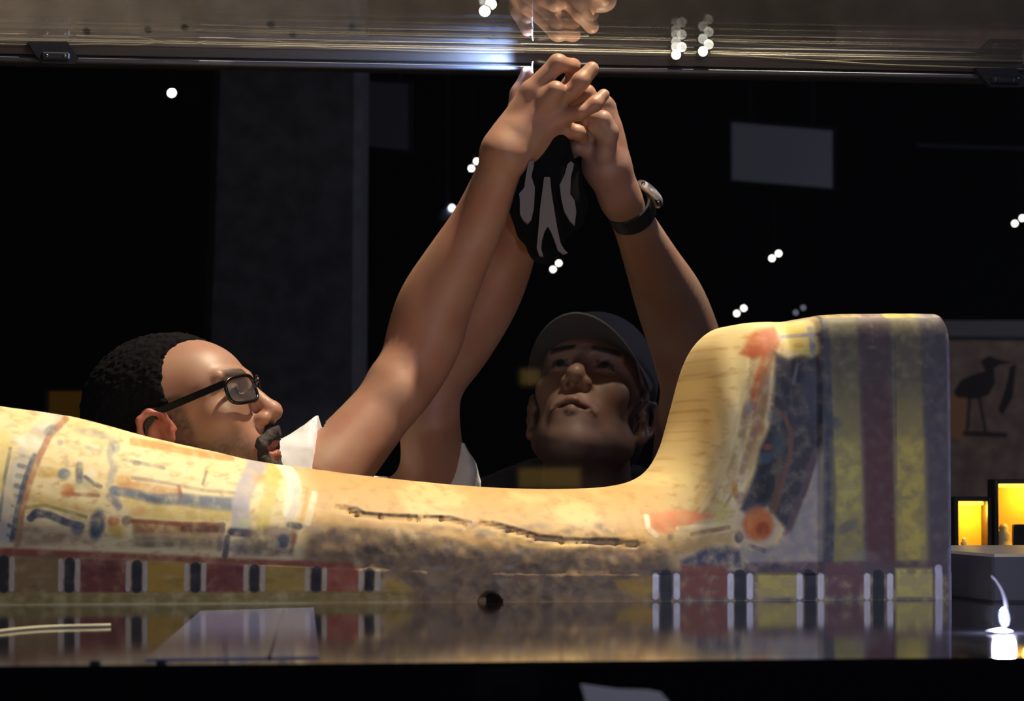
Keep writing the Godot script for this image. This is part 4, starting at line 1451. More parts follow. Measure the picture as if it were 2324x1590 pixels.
	var sl := Field.new()
	sl.noise = nz
	sl.amp = 0.003
	limb(sl, [[590, 1180, 4.3, 120], [655, 1095, 4.23, 92], [712, 1056, 4.24, 75], [770, 990, 4.26, 73]], 0.02)
	sl.keep(at(724, 1020, 4.24), Vector3(0.985, 0.1, 0.15).normalized(), 0.006)
	sl.net(sg, at(470, 1330, 4.45), at(840, 930, 4.02) + Vector3(0, 0, 0.06), 0.007)
	sl = Field.new()
	sl.noise = nz
	sl.amp = 0.004
	limb(sl, [[1010, 1200, 4.52, 110], [1000, 1090, 4.46, 82], [985, 1000, 4.44, 60]], 0.02)
	sl.keep(at(1020, 1020, 4.46), Vector3(-0.55, 0.35, 0.75).normalized(), 0.006)
	sl.net(sg, at(860, 1290, 4.66), at(1160, 920, 4.3) + Vector3(0, 0, 0.06), 0.007)
	for q in sg.v.size(): sg.v[q] -= t.position
	var sm := mat(srgb(222, 222, 226), 0.9)
	sm.rim_enabled = true
	sm.rim = 0.2
	obj("t_shirt", sg, sm, t, "white short-sleeved t-shirt")
	legs(t, Vector3(at(740, 1300, 4.5).x, 0.95, -4.55), lin(38, 40, 52))
	# hair
	var hf := Field.new()
	hf.ell(H * (Vector3(0, 0.054, -0.016) * s), Vector3(0.08, 0.08, 0.1) * s, H.basis, 0.01)
	hf.ell(H * (Vector3(0, 0.0, -0.06) * s), Vector3(0.066, 0.05, 0.045) * s, H.basis, 0.02)
	for q: float in [-1.0, 1.0]:
		hf.cut(H * (Vector3(0.055 * q, 0.05, 0.105) * s), Vector3(0.07, 0.085, 0.092) * s, H.basis, 0.01)
		hf.cut(H * (Vector3(0.086 * q, 0.002, -0.01) * s), Vector3(0.03, 0.042, 0.034) * s, H.basis, 0.004)
		hf.cut(H * (Vector3(0.085 * q, 0.0, 0.03) * s), Vector3(0.04, 0.045, 0.034) * s, H.basis, 0.004)
	hf.cut(H * (Vector3(0, 0.03, 0.13) * s), Vector3(0.08, 0.09, 0.085) * s, H.basis, 0.01)
	hf.cut(H * (Vector3(0, -0.07, 0.06) * s), Vector3(0.12, 0.06, 0.085) * s, H.basis, 0.008)
	var hn := FastNoiseLite.new()
	hn.seed = 14
	hn.frequency = 120.0
	hn.fractal_octaves = 3
	hf.noise = hn
	hf.amp = 0.0045
	var hg := Geo.new()
	hf.net(hg, hb - Vector3(0.165, 0.165, 0.13), hb + Vector3(0.155, 0.165, 0.13), 0.0036)
	for q in hg.v.size(): hg.v[q] -= t.position
	obj("hair", hg, mat(srgb(13, 11, 13), 0.9, 0.0, 0.2), t, "short dark receding hair")
	var bf := Field.new()
	for q: float in [-1.0, 1.0]:
		bf.cap(H * (Vector3(0.004 * q, -0.031, 0.107) * s), H * (Vector3(0.024 * q, -0.042, 0.094) * s), 0.0095 * s, 0.0085 * s, 0.006)
		bf.cap(H * (Vector3(0.024 * q, -0.042, 0.094) * s), H * (Vector3(0.022 * q, -0.075, 0.088) * s), 0.008 * s, 0.011 * s, 0.006)
	bf.ell(H * (Vector3(0, -0.08, 0.088) * s), Vector3(0.026, 0.026, 0.018) * s, H.basis, 0.008)
	bf.noise = hn
	bf.amp = 0.003
	hg = Geo.new()
	bf.net(hg, H * (Vector3(0, -0.06, 0.09) * s) - Vector3(0.06, 0.06, 0.06), H * (Vector3(0, -0.06, 0.09) * s) + Vector3(0.06, 0.06, 0.06), 0.0028)
	for q in hg.v.size(): hg.v[q] -= t.position
	obj("goatee", hg, mat(srgb(46, 36, 34), 0.8), t, "dark moustache and goatee")
	# glasses
	var gl := thing("eyeglasses", "black thick-framed eyeglasses worn by the man with the goatee", "glasses", H)
	var fm := mat(srgb(10, 10, 12), 0.25)
	for q: float in [-1.0, 1.0]:
		var tg := Geo.new()
		tg.strap([Vector3(0.07 * q, 0.037, 0.088) * s, Vector3(0.079 * q, 0.034, 0.05) * s, Vector3(0.084 * q, 0.031, 0.0) * s, Vector3(0.085 * q, 0.018, -0.02) * s, Vector3(0.084 * q, 0.0, -0.032) * s], Vector3.UP, 0.0085, 0.003)
		obj("temple_arm", tg, fm, gl)
		var rim := []
		var inner := PackedVector2Array()
		for k in 25:
			var a := TAU * k / 24.0
			var ex := 0.0255 * signf(cos(a)) * pow(absf(cos(a)), 0.55)
			var ey := 0.0165 * signf(sin(a)) * pow(absf(sin(a)), 0.6)
			var z := 0.107 - 0.22 * absf(ex * q + 0.036 * q) * 0.35 - (0.004 if ex * q > 0 else 0.0)
			rim.append(Vector3(0.036 * q + ex, 0.027 + ey, 0.107 - 0.35 * pow((0.036 + ex * q), 2) / 0.06) * s)
			if k < 24: inner.append(Vector2(0.036 * q + ex, 0.027 + ey) * s)
		tg = Geo.new()
		tg.tube(rim, [0.0024 * s], 8)
		obj("rim", tg, fm, gl)
		tg = Geo.new()
		var ctr := Vector3(0.036 * q, 0.027, 0.0995) * s
		for k in 24:
			tg.tri(ctr, rim[k], rim[k + 1], Vector3(0, 0, 1))
		obj("lens", tg, pane(srgb(70, 74, 80), 0.45), gl)
	var bg := Geo.new()
	bg.tube([Vector3(-0.0115, 0.032, 0.106) * s, Vector3(0, 0.036, 0.1085) * s, Vector3(0.0115, 0.032, 0.106) * s], [0.0024 * s], 8)
	obj("bridge", bg, fm, gl)

func legs(t: Node3D, hip: Vector3, col: Color) -> void:
	var f := Field.new()
	for q: float in [-1.0, 1.0]:
		f.cap(hip + Vector3(0.09 * q, 0, 0), Vector3(hip.x + 0.11 * q, 0.5, hip.z + 0.02), 0.1, 0.07, 0.05)
		f.cap(Vector3(hip.x + 0.11 * q, 0.5, hip.z + 0.02), Vector3(hip.x + 0.12 * q, 0.08, hip.z - 0.01), 0.075, 0.06, 0.03)
	f.cap(hip + Vector3(-0.06, 0.03, 0), hip + Vector3(0.06, 0.03, 0), 0.125, 0.125, 0.05)
	var g := Geo.new()
	f.net(g, Vector3(hip.x - 0.3, 0.0, hip.z - 0.2), Vector3(hip.x + 0.3, 1.15, hip.z + 0.2), 0.018)
	for q in g.v.size(): g.v[q] -= t.position
	obj("trousers", g, mat(col.linear_to_srgb(), 0.9), t)
	for q: float in [-1.0, 1.0]:
		var s := Field.new()
		s.cap(Vector3(hip.x + 0.12 * q, 0.05, hip.z - 0.03), Vector3(hip.x + 0.14 * q, 0.04, hip.z + 0.13), 0.045, 0.035, 0.02)
		s.ell(Vector3(hip.x + 0.12 * q, 0.06, hip.z - 0.03), Vector3(0.045, 0.055, 0.05), Basis(), 0.02)
		s.keep(Vector3(0, 0.004, 0), Vector3.DOWN, 0.003)
		g = Geo.new()
		s.net(g, Vector3(hip.x + 0.12 * q - 0.1, -0.01, hip.z - 0.12), Vector3(hip.x + 0.12 * q + 0.1, 0.16, hip.z + 0.2), 0.01)
		for k in g.v.size(): g.v[k] -= t.position
		obj("shoe", g, M_black, t)

func man_with_cap() -> void:
	var nz := FastNoiseLite.new()
	nz.seed = 9
	nz.frequency = 26.0
	nz.fractal_octaves = 3
	var pit := deg_to_rad(34.0)
	var tw := deg_to_rad(-13.0)
	var fwd := Vector3(cos(pit) * sin(tw), sin(pit), cos(pit) * cos(tw)).normalized()
	var lx := Vector3.UP.cross(fwd).normalized()
	var H := Transform3D(Basis(lx, fwd.cross(lx), fwd), at(1335, 950, 4.9))
	H.basis = H.basis.rotated(Vector3(0, 0, 1), deg_to_rad(-3.0))
	var HI := H.affine_inverse()
	var s := 1.03
	var f := Field.new()
	head(f, H, s, 1.0, 1.15)
	f.cap(H * Vector3(0, -0.03, -0.02), at(1330, 1160, 4.98), 0.06, 0.068, 0.03)
	# raised left arm with the watch
	limb(f, [[1560, 1230, 4.95, 105], [1562, 1080, 4.86, 84], [1566, 960, 4.76, 76], [1574, 880, 4.68, 74], [1562, 800, 4.64, 80], [1524, 690, 4.58, 78], [1482, 600, 4.5, 62], [1440, 510, 4.42, 47], [1408, 450, 4.38, 42]], 0.016, true)
	# lowered right arm and trunk (behind the coffin)
	f.cap(at(1150, 1260, 5.0), Vector3(at(1080, 1300, 5.0).x, 1.12, -5.02), 0.055, 0.045, 0.03)
	f.cap(Vector3(at(1080, 1300, 5.0).x, 1.12, -5.02), Vector3(at(1120, 1300, 5.0).x, 0.9, -4.9), 0.042, 0.028, 0.02)
	f.cap(at(1180, 1270, 5.0), at(1500, 1270, 5.0), 0.08, 0.08, 0.05)
	f.cap(Vector3(at(1340, 1300, 5.0).x, 1.28, -5.02), Vector3(at(1340, 1300, 5.0).x, 0.92, -5.06), 0.13, 0.12, 0.06)
	var h := Field.new()
	limb(h, [[1440, 510, 4.42, 47], [1408, 450, 4.38, 42]], 0.012)
	limb(h, [[1408, 450, 4.38, 44], [1376, 375, 4.35, 50], [1368, 300, 4.345, 42]], 0.014)
	limb(h, [[1400, 420, 4.37, 38], [1384, 320, 4.35, 28], [1374, 245, 4.345, 26]], 0.012)
	for q in [[1368, 236, 1322, 222, 20], [1366, 262, 1318, 250, 20], [1352, 315, 1312, 300, 19], [1350, 350, 1310, 330, 18]]:
		limb(h, [[1374, 290, 4.345, 30], [q[0], q[1], 4.335, q[4] + 1], [q[2], q[3], 4.325, q[4]], [q[2] - 10, q[3] + 16, 4.345, q[4] - 3]], 0.006)
	# thumb across the front
	limb(h, [[1372, 350, 4.325, 26], [1382, 298, 4.31, 21], [1368, 272, 4.305, 20], [1345, 266, 4.31, 16]], 0.006)
	limb(h, [[1380, 312, 4.31, 18], [1348, 290, 4.308, 16]], 0.006)
	var base := lin(150, 122, 108)
	var red := lin(148, 98, 86)
	var tint := func(p: Vector3, _n: Vector3) -> Color:
		var c: Color = base.lerp(red, clampf(0.2 + 0.7 * nz.get_noise_3dv(p * 0.6), 0, 0.6))
		var q := HI * p / s
		if q.length() < 0.19:
			var ly := q.y + 0.0488 + 7.0 * q.x * q.x
			var lip := ss(0.011, 0.006, absf(ly)) * ss(0.034, 0.024, absf(q.x)) * ss(0.075, 0.085, q.z)
			c = c.lerp(lin(120, 74, 68), lip * 0.6)
			c = c.lerp(lin(40, 24, 24), ss(0.0028, 0.0012, absf(ly)) * ss(0.036, 0.028, absf(q.x)) * ss(0.07, 0.08, q.z) * 0.85)
			var brow := ss(0.007, 0.004, absf(q.y - 0.05 - 0.05 * (absf(q.x) - 0.03))) * ss(0.008, 0.014, absf(q.x)) * ss(0.054, 0.046, absf(q.x)) * ss(0.06, 0.07, q.z)
			c = c.lerp(lin(40, 30, 26), brow * 0.9)
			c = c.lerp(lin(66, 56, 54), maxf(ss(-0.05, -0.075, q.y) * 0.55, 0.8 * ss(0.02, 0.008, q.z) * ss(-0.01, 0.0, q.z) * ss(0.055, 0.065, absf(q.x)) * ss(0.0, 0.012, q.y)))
			if q.z > 0.07 and absf(q.x) > 0.02 and absf(q.x) < 0.044 and absf(q.y - 0.029) < 0.006: c = lin(84, 76, 72)  # eye whites darkened to paint in the shade under the brim
			if Vector2(absf(q.x) - 0.031, q.y - 0.029).length() < 0.0058 and q.z > 0.07: c = lin(30, 22, 20)
		return c
	var t := thing("person", "man in a grey baseball cap and dark shirt, face turned upward between the raised arms", "person", Transform3D(Basis(), Vector3(0.11, 0, -5.0)))
	var g := Geo.new()
	var hb := H.origin + Vector3(0, 0.03, 0.0)
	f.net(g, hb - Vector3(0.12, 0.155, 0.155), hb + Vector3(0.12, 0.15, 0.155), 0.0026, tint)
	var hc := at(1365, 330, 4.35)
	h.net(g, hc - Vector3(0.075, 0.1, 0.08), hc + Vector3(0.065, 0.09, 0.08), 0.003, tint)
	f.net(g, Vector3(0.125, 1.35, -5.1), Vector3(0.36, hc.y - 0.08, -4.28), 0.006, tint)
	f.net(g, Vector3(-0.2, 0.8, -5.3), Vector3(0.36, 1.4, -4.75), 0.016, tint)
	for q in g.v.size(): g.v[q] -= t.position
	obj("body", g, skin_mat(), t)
	var sg := Geo.new()
	var sf := Field.new()
	sf.noise = nz
	sf.amp = 0.006
	sf.cap(at(1180, 1250, 5.0), at(1500, 1250, 5.0), 0.105, 0.105, 0.06)
	sf.cap(at(1270, 1130, 5.02), at(1400, 1130, 5.02), 0.05, 0.05, 0.05)
	sf.cap(at(1230, 1170, 5.02), at(1120, 1190, 5.02), 0.07, 0.06, 0.05)
	sf.cap(at(1130, 1210, 5.0), Vector3(at(1085, 1300, 5.0).x, 1.2, -5.02), 0.072, 0.06, 0.03)
	limb(sf, [[1500, 1250, 5.0, 130], [1560, 1160, 4.92, 110], [1580, 1120, 4.9, 100]], 0.03)
	sf.cap(Vector3(at(1340, 1300, 5.0).x, 1.28, -5.02), Vector3(at(1340, 1300, 5.0).x, 0.9, -5.06), 0.15, 0.14, 0.06)
	sf.net(sg, Vector3(-0.22, 0.8, -5.3), Vector3(0.42, 1.55, -4.72), 0.01)
	for q in sg.v.size(): sg.v[q] -= t.position
	obj("shirt", sg, mat(srgb(26, 26, 38), 0.9), t, "dark navy shirt")
	legs(t, Vector3(0.115, 0.92, -5.06), lin(40, 40, 44))
	# short hair at the temples
	var hf := Field.new()
	hf.ell(H * (Vector3(0, 0.01, -0.065) * s), Vector3(0.068, 0.06, 0.045) * s, H.basis, 0.02)
	var hg := Geo.new()
	hf.net(hg, hb - Vector3(0.12, 0.13, 0.155), hb + Vector3(0.12, 0.13, 0.155), 0.005)
	for q in hg.v.size(): hg.v[q] -= t.position
	obj("hair", hg, mat(srgb(40, 34, 32), 0.8), t)
	# cap: crown > brim, button
	var cf := Field.new()
	cf.ell(H * (Vector3(0, 0.078, -0.012) * s), Vector3(0.084, 0.086, 0.106) * s, H.basis, 0.01)
	cf.keep(H * (Vector3(0, 0.066, 0.09) * s), (H.basis * Vector3(0, -0.97, 0.0)).normalized(), 0.004)
	var cg := Geo.new()
	cf.net(cg, hb + Vector3(-0.125, -0.12, -0.2), hb + Vector3(0.125, 0.16, 0.16), 0.005)
	for q in cg.v.size(): cg.v[q] -= t.position
	var cmat := mat(srgb(84, 84, 92), 0.9)
	var crown := obj("cap_crown", cg, cmat, t, "grey baseball cap")
	var rows := []
	for lay: int in 2:
		for k in 9:
			var fr := k / 8.0
			if lay == 1: fr = 1.0 - fr
			var row := []
			for a in 25:
				var an := deg_to_rad(lerpf(-82, 82, a / 24.0))
				var x := 0.0835 * sin(an)
				var z0 := -0.012 + 0.104 * cos(an)
				var reach := 0.074 * pow(maxf(cos(an), 0.0), 0.62)
				var z := z0 + reach * fr
				var y := 0.069 - 0.012 * fr * cos(an) - 0.42 * x * x / 0.084 * (0.35 + 0.65 * fr) + (0.0028 if lay == 0 else 0.0)
				row.append(H * (Vector3(x * (1.0 + 0.04 * fr), y, z) * s) - t.position)
			rows.append(row)
	var bg := Geo.new()
	bg.grid(rows.slice(0, 9), false, null, H.basis.y)
	bg.grid(rows.slice(9, 18), false, null, -H.basis.y)
	bg.grid([rows[8], rows[9]], false, null, H.basis.z)
	obj("cap_brim", bg, cmat, crown, "curved brim")
	# wrist watch
	var w0 := at(1418, 470, 4.39)
	var wa := (at(1440, 510, 4.42) - at(1408, 450, 4.38)).normalized()
	var wx := wa.cross(Vector3(0, 0, 1)).normalized()
	var wz := wx.cross(wa)
	if wx.x < 0: wx = -wx
	var W := Transform3D(Basis(wx, wa, wx.cross(wa)), at(1432, 480, 4.4))
	var wt := thing("wrist_watch", "wrist watch with a black strap on the raised right-hand arm", "watch", W)
	var ring := []
	for k in 33:
		var a := TAU * k / 32.0
		ring.append(Vector3(0.0285 * cos(a), 0, 0.0262 * sin(a)))
	var wg := Geo.new()
	wg.strap(ring, Vector3.UP, 0.026, 0.0034)
	obj("strap", wg, mat(srgb(16, 16, 18), 0.55), wt)
	var cb := Basis(Vector3.BACK, -PI / 2).rotated(Vector3.UP, deg_to_rad(-16))
	var cxf := Transform3D(cb, cb * Vector3(0, 0.0285, 0))
	wg = Geo.new()
	wg.lathe(cxf, [Vector2(0.0, 0), Vector2(0.019, 0), Vector2(0.022, 0.002), Vector2(0.022, 0.008), Vector2(0.0188, 0.0108), Vector2(0.017, 0.0102)], 28)
	obj("case", wg, mat(srgb(245, 245, 250), 0.25, 0.2), wt, "polished steel case")
	wg = Geo.new()
	wg.lathe(cxf, [Vector2(0.0175, 0.0096), Vector2(0.0, 0.0099)], 28)
	obj("dial", wg, mat(srgb(30, 32, 40), 0.1), wt, "dark dial")
	for q: float in [-1.0, 1.0]:
		wg = Geo.new()
		wg.box(Transform3D(cb, cb * Vector3(0, 0.031, 0.021 * q)), Vector3(0.013, 0.005, 0.01), 0.0015)
		obj("lug", wg, mat(srgb(220, 220, 226), 0.15, 1.0), wt)
	wg = Geo.new()
	wg.tube([cb * Vector3(0.018, 0.033, 0), cb * Vector3(0.023, 0.033, 0)], [0.003], 10)
	obj("crown", wg, mat(srgb(220, 220, 226), 0.15, 1.0), wt)

# ------------------------------------------------------------------ the rest
func small_things() -> void:
	# distant pairs of spotlights
	var pairs := [[1082, 366, 1070, 382, 12.0, "beside the man with glasses' raised forearm"], [1268, 597, 1255, 611, 13.0, "below the hanging glove"], [1767, 575, 1752, 586, 12.0, "right of the capped man's forearm"], [1688, 699, 1672, 711, 13.5, "just above the coffin's instep"], [2320, 495, 2303, 507, 12.0, "at the right edge of the view"]]
	for p in pairs:
		twin_lamp(at(p[0], p[1], p[4]), at(p[2], p[3], p[4]), 0.0075, 8.0, srgb(255, 250, 240), "twin lit spotlight in the dark hall, " + p[5], "distant twin spotlights")
	twin_lamp(at(1823, 698, 15.0), at(1806, 709, 15.0), 0.007, 0.5, srgb(220, 220, 255), "faint twin spotlight in the dark hall, just above the top of the foot end", "distant twin spotlights")
	var sw := at(390, 211, 8.5)
	gallery_lamp(sw, sw + Vector3(0.25, -0.5, 1.2), 0.009, 10.0, srgb(255, 250, 244), "single lit spotlight left of the concrete column")
	twin_lamp(at(1114, 10, 5.2), at(1100, 26, 5.2), 0.0085, 8.0, srgb(255, 250, 236), "twin lit spotlight seen through the glass top, left of the reflected hands")
	# small lamps clipped on the rail
	for p in [[1547, 107, "upper lamp of the left pair"], [1534, 124, "lower lamp of the left pair"], [1608, 101, "upper lamp of the right pair"], [1595, 117, "lower lamp of the right pair"]]:
		var o := K * on(p[0], p[1], rail_z + 0.012)
		var t := thing("rail_lamp", "small lit lamp on the rail right of the hands, " + p[2], "lamp", Transform3D(K.basis, o), "small lamps on the rail")
		var g := Geo.new()
		var xf := Transform3D(Basis(Vector3.RIGHT, PI / 2), Vector3.ZERO)
		g.lathe(xf, [Vector2(0.0, -0.014), Vector2(0.005, -0.014), Vector2(0.0068, -0.006), Vector2(0.0075, 0.0), Vector2(0.0065, 0.001)], 16)
		obj("housing", g, mat(srgb(150, 150, 150), 0.3, 0.8), t)
		g = Geo.new()
		g.lathe(xf, [Vector2(0.0066, 0.0004), Vector2(0.005, 0.003), Vector2(0.0, 0.0042)], 16)
		obj("lens", g, glow(srgb(255, 252, 236), 3.0), t)
	# chrome track fixture half hidden by the forearm
	var ft := thing("chrome_fixture", "small chrome light fixture half hidden behind the raised forearm", "light fixture", Transform3D(Basis(), at(1015, 485, 10.0)))
	var fg := Geo.new()
	fg.lathe(Transform3D(Basis(Vector3.BACK, -0.9), Vector3.ZERO), [Vector2(0.0, -0.03), Vector2(0.014, -0.028), Vector2(0.02, 0.0), Vector2(0.012, 0.03), Vector2(0.0, 0.032)], 16)
	obj("housing", fg, mat(srgb(210, 216, 230), 0.3, 0.4), ft)
	fg = Geo.new()
	fg.lathe(Transform3D(Basis(Vector3.RIGHT, PI / 2), Vector3(0.014, 0.016, 0.02)), [Vector2(0.008, 0), Vector2(0.006, 0.003), Vector2(0, 0.004)], 14)
	obj("bulb", fg, glow(srgb(230, 236, 255), 5.0), ft)
	fg = Geo.new()
	fg.tube([Vector3(0, 0.01, 0), Vector3(0, 4.2 - ft.position.y, 0)], [0.004], 8)
	obj("rod", fg, M_black, ft)
	# flashlight in the hands: lights the rail to the left
	var lp := at(1212, 152, 4.315)
	var dir := Vector3(-1.0, 0.02, -0.16).normalized()
	var lt := thing("flashlight", "small lit flashlight held in the raised hands, shining along the rail", "flashlight", Transform3D(Basis(), lp))
	var q := dir.cross(Vector3.UP).normalized()
	var L := Transform3D(Basis(q, dir, q.cross(dir)), Vector3.ZERO)
	fg = Geo.new()
	fg.lathe(L, [Vector2(0, -0.07), Vector2(0.006, -0.069), Vector2(0.007, -0.02), Vector2(0.0095, -0.008), Vector2(0.0095, 0.0), Vector2(0.008, 0.0)], 20)
	obj("barrel", fg, mat(srgb(30, 30, 34), 0.35, 0.5), lt)
	fg = Geo.new()
	fg.lathe(L, [Vector2(0.0085, -0.001), Vector2(0.007, 0.002), Vector2(0, 0.003)], 20)
	obj("lens", fg, glow(srgb(190, 214, 255), 8.0), lt)
	spot("flashlight_beam", lp + dir * 0.004, lp + dir, srgb(150, 186, 255), 0.32, 60.0, 0.008)
	# work glove hanging below the hands
	glove()
	# added sheet on the deck, standing in for a pale reflection
	var sheet := mat(srgb(126, 130, 172), 0.08)
	var deck := func(px: float, py: float) -> Vector3:
		var o := K.affine_inverse() * CAM
		var dl := K.basis.inverse() * (cam_b * Vector3((px - 1162.0) / FOC, -(py - 795.0) / FOC, -1))
		return o + dl * (-o.y / dl.y)
	for sp in [[[[455, 1388], [712, 1380], [724, 1492], [330, 1498]], "added pale violet sheet on the deck, standing in for a reflection", 0.0012]]:
		var c0: Vector3 = deck.call(sp[0][0][0], sp[0][0][1])
		var t := thing("veil_sheet", sp[1], "paper", Transform3D(K.basis, K * c0))
		var pl := PackedVector2Array()
		for p in sp[0]:
			var v: Vector3 = deck.call(p[0], p[1]) - c0
			pl.append(Vector2(v.x, -v.z))
		var g := Geo.new()
		g.plate(Transform3D(Basis(Vector3.RIGHT, -PI / 2), Vector3(0, sp[2], 0)), pl, 0.001)
		obj("sheet", g, sheet, t)
		g = Geo.new()
		var a: Vector3 = deck.call(645, 1386) - c0
		var b: Vector3 = deck.call(612, 1494) - c0
		g.tube([a + Vector3(0, 0.0014, 0), b + Vector3(0, 0.0014, 0)], [0.0012], 6)
		obj("fold", g, mat(srgb(70, 70, 84), 0.5), t)
	var cd := thing("pale_cord", "thin pale cord lying on the deck at the left edge of the view", "cord", Transform3D(K.basis, K * deck.call(100, 1433)))
	var g2 := Geo.new()
	var pts := []
	for k in 17:
		var f := k / 16.0
		pts.append((deck.call(lerpf(-60, 250, f), 1444 - 26 * f - 5 * sin(f * 4)) as Vector3) - (deck.call(100, 1433) as Vector3) + Vector3(0, 0.0016, 0))
	g2.tube(pts, [0.0014], 8)
	obj("strand", g2, mat(srgb(216, 206, 160), 0.5), cd)
	# curved LED lamp on the deck at the right
	var bp: Vector3 = deck.call(2268, 1436)
	var lt2 := thing("deck_lamp", "small bright lamp on a curved chrome stem at the right end of the deck", "lamp", Transform3D(K.basis, K * bp))
	var chrome := mat(srgb(150, 152, 164), 0.3, 1.0)
	var sc := 3.05 / FOC
	fg = Geo.new()
	fg.lathe(Transform3D(), [Vector2(0, 0), Vector2(0.012, 0), Vector2(0.012, 0.002), Vector2(0.004, 0.004), Vector2(0, 0.004)], 18)
	obj("foot", fg, chrome, lt2)
	fg = Geo.new()
	var st := []
	var stem := [Vector3(9 * sc, 0.003, 0.003), Vector3(10 * sc, 30 * sc, 0.003), Vector3(15 * sc, 60 * sc, 0.001), Vector3(10 * sc, 92 * sc, -0.002), Vector3(-2 * sc, 115 * sc, -0.004), Vector3(-15 * sc, 129 * sc, -0.005)]
	var cv := Curve3D.new()
	for k in stem.size():
		var tn: Vector3 = (stem[mini(k + 1, stem.size() - 1)] - stem[maxi(k - 1, 0)]) / 6.0
		cv.add_point(stem[k], -tn, tn)
	var sr := []
	for k in 33:
		st.append(cv.sample_baked(cv.get_baked_length() * k / 32.0, true))
		sr.append(lerpf(0.0026, 0.0006, k / 32.0))
	fg = Geo.new()
	fg.tube(st, sr, 8)
	obj("stem", fg, chrome, lt2)
	fg = Geo.new()
	fg.lathe(Transform3D(Basis(Vector3.BACK, 0.12), Vector3(9 * sc, 36 * sc, 0.003)), [Vector2(0, -0.009), Vector2(0.003, -0.0075), Vector2(0.0046, -0.003), Vector2(0.0046, 0.002), Vector2(0.0035, 0.006), Vector2(0, 0.008)], 18)
	obj("bulb", fg, glow(srgb(196, 210, 255), 1.8), lt2)
	var l := OmniLight3D.new()
	l.name = "deck_lamp_light"
	add_child(l)
	l.position = K * (bp + Vector3(9 * sc, 36 * sc, 0.003))
	l.light_color = srgb(222, 222, 255)
	l.light_energy = 0.22
	l.light_size = 0.006
	l.omni_range = 20.0
	l.omni_attenuation = 2.0
	l.shadow_enabled = true
	reflected_sign([[1178, 1062], [1318, 1062], [1318, 1106], [1178, 1106]], "yellow lit sign behind the visitors, mirrored in the glass over the capped man's chest")
	reflected_sign([[1182, 838], [1226, 838], [1226, 872], [1182, 872]], "small yellow lit sign behind the visitors, mirrored in the glass beside the cap")
	# added card standing in for a faint veil on the plinth front
	var fz := front_z + 0.03 - 0.03
	var k0 := on(290, 1531, fz)
	var pc := thing("veil_card", "added pale violet card for a faint veil on the plinth front, lower left", "card", Transform3D(K.basis, K * k0))
	var pcg := Geo.new()
	var kw := on(395, 1531, fz).x - on(187, 1531, fz).x
	pcg.box(Transform3D(Basis(), Vector3(0, -0.002, 0.004)), Vector3(kw, 0.02, 0.003), 0.0008)
	obj("card_face", pcg, mat(srgb(120, 120, 160), 0.5), pc)
	for k: float in [-1.0, 1.0]:
		pcg = Geo.new()
		pcg.box(Transform3D(Basis(), Vector3(kw * 0.36 * k, 0.008, 0.0058)), Vector3(0.008, 0.006, 0.003), 0.0008)
		obj("clip", pcg, M_black, pc)
	# grey block on the deck beside the foot end
	var gb := thing("mount_block", "dark grey low mount block on the deck right of the coffin's foot end", "block", K)
	var bh := on(2250, 1257, 0.1).y
	var cg0 := Geo.new()
	cg0.box(Transform3D(Basis(), Vector3(0.785, bh / 2, -0.11)), Vector3(0.56, bh, 0.42), 0.003)
	obj("block_body", cg0, mat(srgb(74, 74, 82), 0.45), gb)
	# pale card in front of the plinth, at the bottom of the view
	var lf := thing("leaflet_holder", "pale grey rounded leaflet holder at the bottom edge of the view", "leaflet holder", Transform3D(Basis(), Vector3(at(1430, 1600, 2.3).x, 0, -2.3)))
	var cg := Geo.new()
	var rp := PackedVector2Array()
	for p in [[1318, 1553], [1400, 1564], [1470, 1566], [1500, 1572], [1516, 1590], [1520, 1700], [1335, 1700], [1332, 1600]]:
		var v := at(p[0], p[1], 2.3) - lf.position
		rp.append(Vector2(v.x, v.y))
	cg.plate(Transform3D(Basis(), Vector3(0, 0, 0)), rp, 0.012)
	obj("card", cg, mat(srgb(160, 162, 166), 0.7), lf)
	cg = Geo.new()
	cg.tube([Vector3(0, 0.0, -0.006), Vector3(0, rp[5].y + 0.01, -0.006)], [0.012], 12)
	cg.lathe(Transform3D(), [Vector2(0, 0), Vector2(0.12, 0), Vector2(0.12, 0.008), Vector2(0.03, 0.02), Vector2(0, 0.02)], 24)
	obj("stand", cg, M_black, lf)

func reflected_sign(poly: Array, label: String) -> void:
	# a lit sign on the wall behind the visitors; the front glass mirrors it
	var gp: float = front_z
	var n := K.basis.z
	var pts := []
	for p in poly:
		var hit := K * on(p[0], p[1], gp)
		var d := (hit - CAM).normalized()
		d = d - n * (2.0 * d.dot(n))
		pts.append(hit + d * ((3.96 - hit.z) / d.z))
	var c: Vector3 = (pts[0] + pts[2]) / 2.0
	var t := thing("lit_sign", label, "sign", Transform3D(Basis(Vector3.UP, PI), c), "yellow lit signs behind the visitors")
	var w := absf(pts[1].x - pts[0].x)
	var h := absf(pts[2].y - pts[1].y)
	var g := Geo.new()
	g.box(Transform3D(Basis(), Vector3(0, 0, -0.015)), Vector3(w + 0.02, h + 0.02, 0.03), 0.004)
	obj("frame", g, M_black, t)
	g = Geo.new()
	g.box(Transform3D(Basis(), Vector3(0, 0, 0.002)), Vector3(w, h, 0.005), 0.001)
	obj("lit_panel", g, glow(srgb(230, 186, 90), 0.5), t)

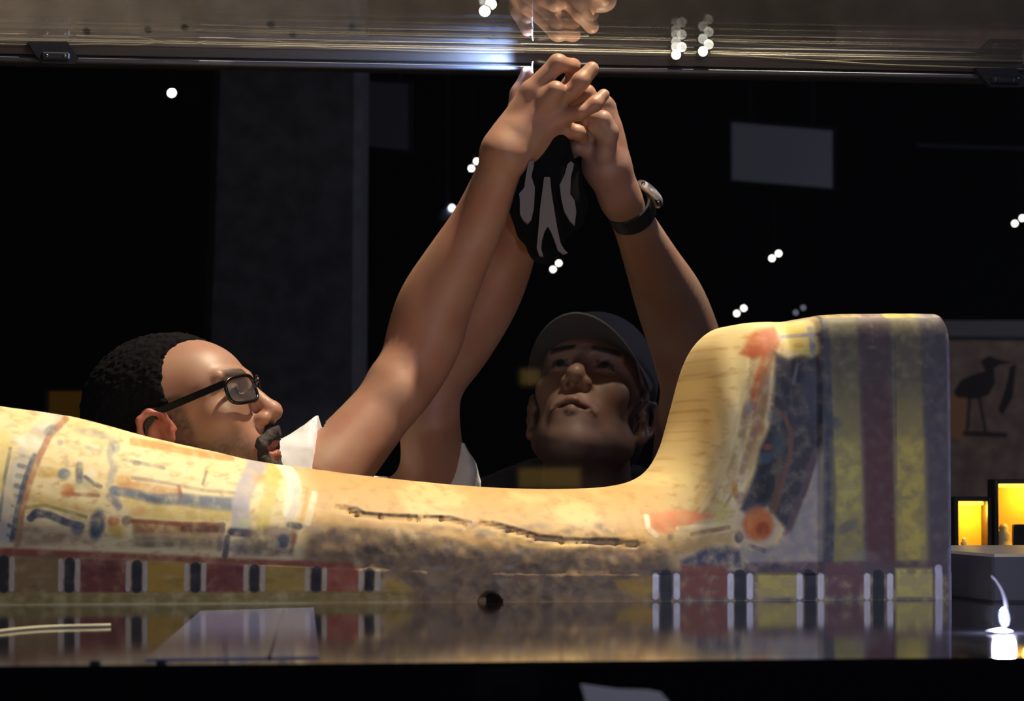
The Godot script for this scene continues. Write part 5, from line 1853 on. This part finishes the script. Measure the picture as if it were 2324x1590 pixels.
func glove() -> void:
	var D := 4.3
	var o := at(1245, 345, D)
	var t := thing("work_glove", "black work glove with grey panels hanging below the raised hands", "glove", Transform3D(Basis(), o))
	var f := Field.new()
	var L := func(pts: Array, k := 0.012) -> void:
		var p := []
		var r := []
		for q in pts:
			p.append(at(q[0], q[1], D + q[3]) - o)
			r.append(q[2] * D / FOC)
		f.chain(p, r, k)
	L.call([[1262, 318, 30, 0.0], [1250, 350, 44, 0.01], [1243, 420, 56, 0.015], [1240, 500, 54, 0.015], [1236, 560, 40, 0.015]])
	L.call([[1205, 390, 34, 0.012], [1196, 460, 40, 0.014], [1200, 520, 30, 0.016]])
	L.call([[1285, 390, 32, 0.012], [1296, 460, 34, 0.014], [1300, 500, 26, 0.016]])
	var g := Geo.new()
	f.net(g, Vector3(-0.07, -0.15, -0.075), Vector3(0.07, 0.05, 0.06), 0.004)
	var bm := mat(srgb(9, 9, 11), 0.9, 0.0, 0.2)
	obj("palm", g, bm, t)
	var gm := mat(srgb(108, 108, 114), 0.7)
	var pad := func(poly: Array, dz: float) -> void:
		var pl := PackedVector2Array()
		for p in poly:
			var v := at(p[0], p[1], D - 0.028) - o
			pl.append(Vector2(v.x, v.y))
		var q := Geo.new()
		q.plate(Transform3D(Basis(), Vector3(0, 0, 0.028 + dz)), pl, 0.02)
		obj("panel", q, gm, t, "grey panel")
	pad.call([[1200, 366], [1210, 364], [1212, 372], [1206, 400], [1214, 425], [1212, 470], [1206, 498], [1198, 508], [1188, 500], [1180, 485], [1180, 450], [1178, 440], [1190, 425], [1194, 395]], 0.0)
	pad.call([[1296, 366], [1303, 372], [1296, 400], [1294, 440], [1304, 455], [1308, 480], [1304, 512], [1292, 500], [1280, 478], [1274, 450], [1270, 420], [1282, 395], [1288, 372]], 0.0)
	pad.call([[1235, 402], [1248, 402], [1252, 440], [1260, 490], [1265, 520], [1272, 552], [1280, 566], [1288, 574], [1278, 577], [1266, 568], [1258, 545], [1250, 525], [1243, 514], [1236, 525], [1230, 545], [1228, 565], [1233, 582], [1224, 580], [1218, 562], [1222, 520], [1226, 470]], 0.003)
	var c := Geo.new()
	c.tube([at(1262, 330, D + 0.0) - o, at(1258, 300, D + 0.01) - o, at(1262, 280, D + 0.02) - o], [0.006, 0.005, 0.004], 8)
	obj("loop", c, bm, t)
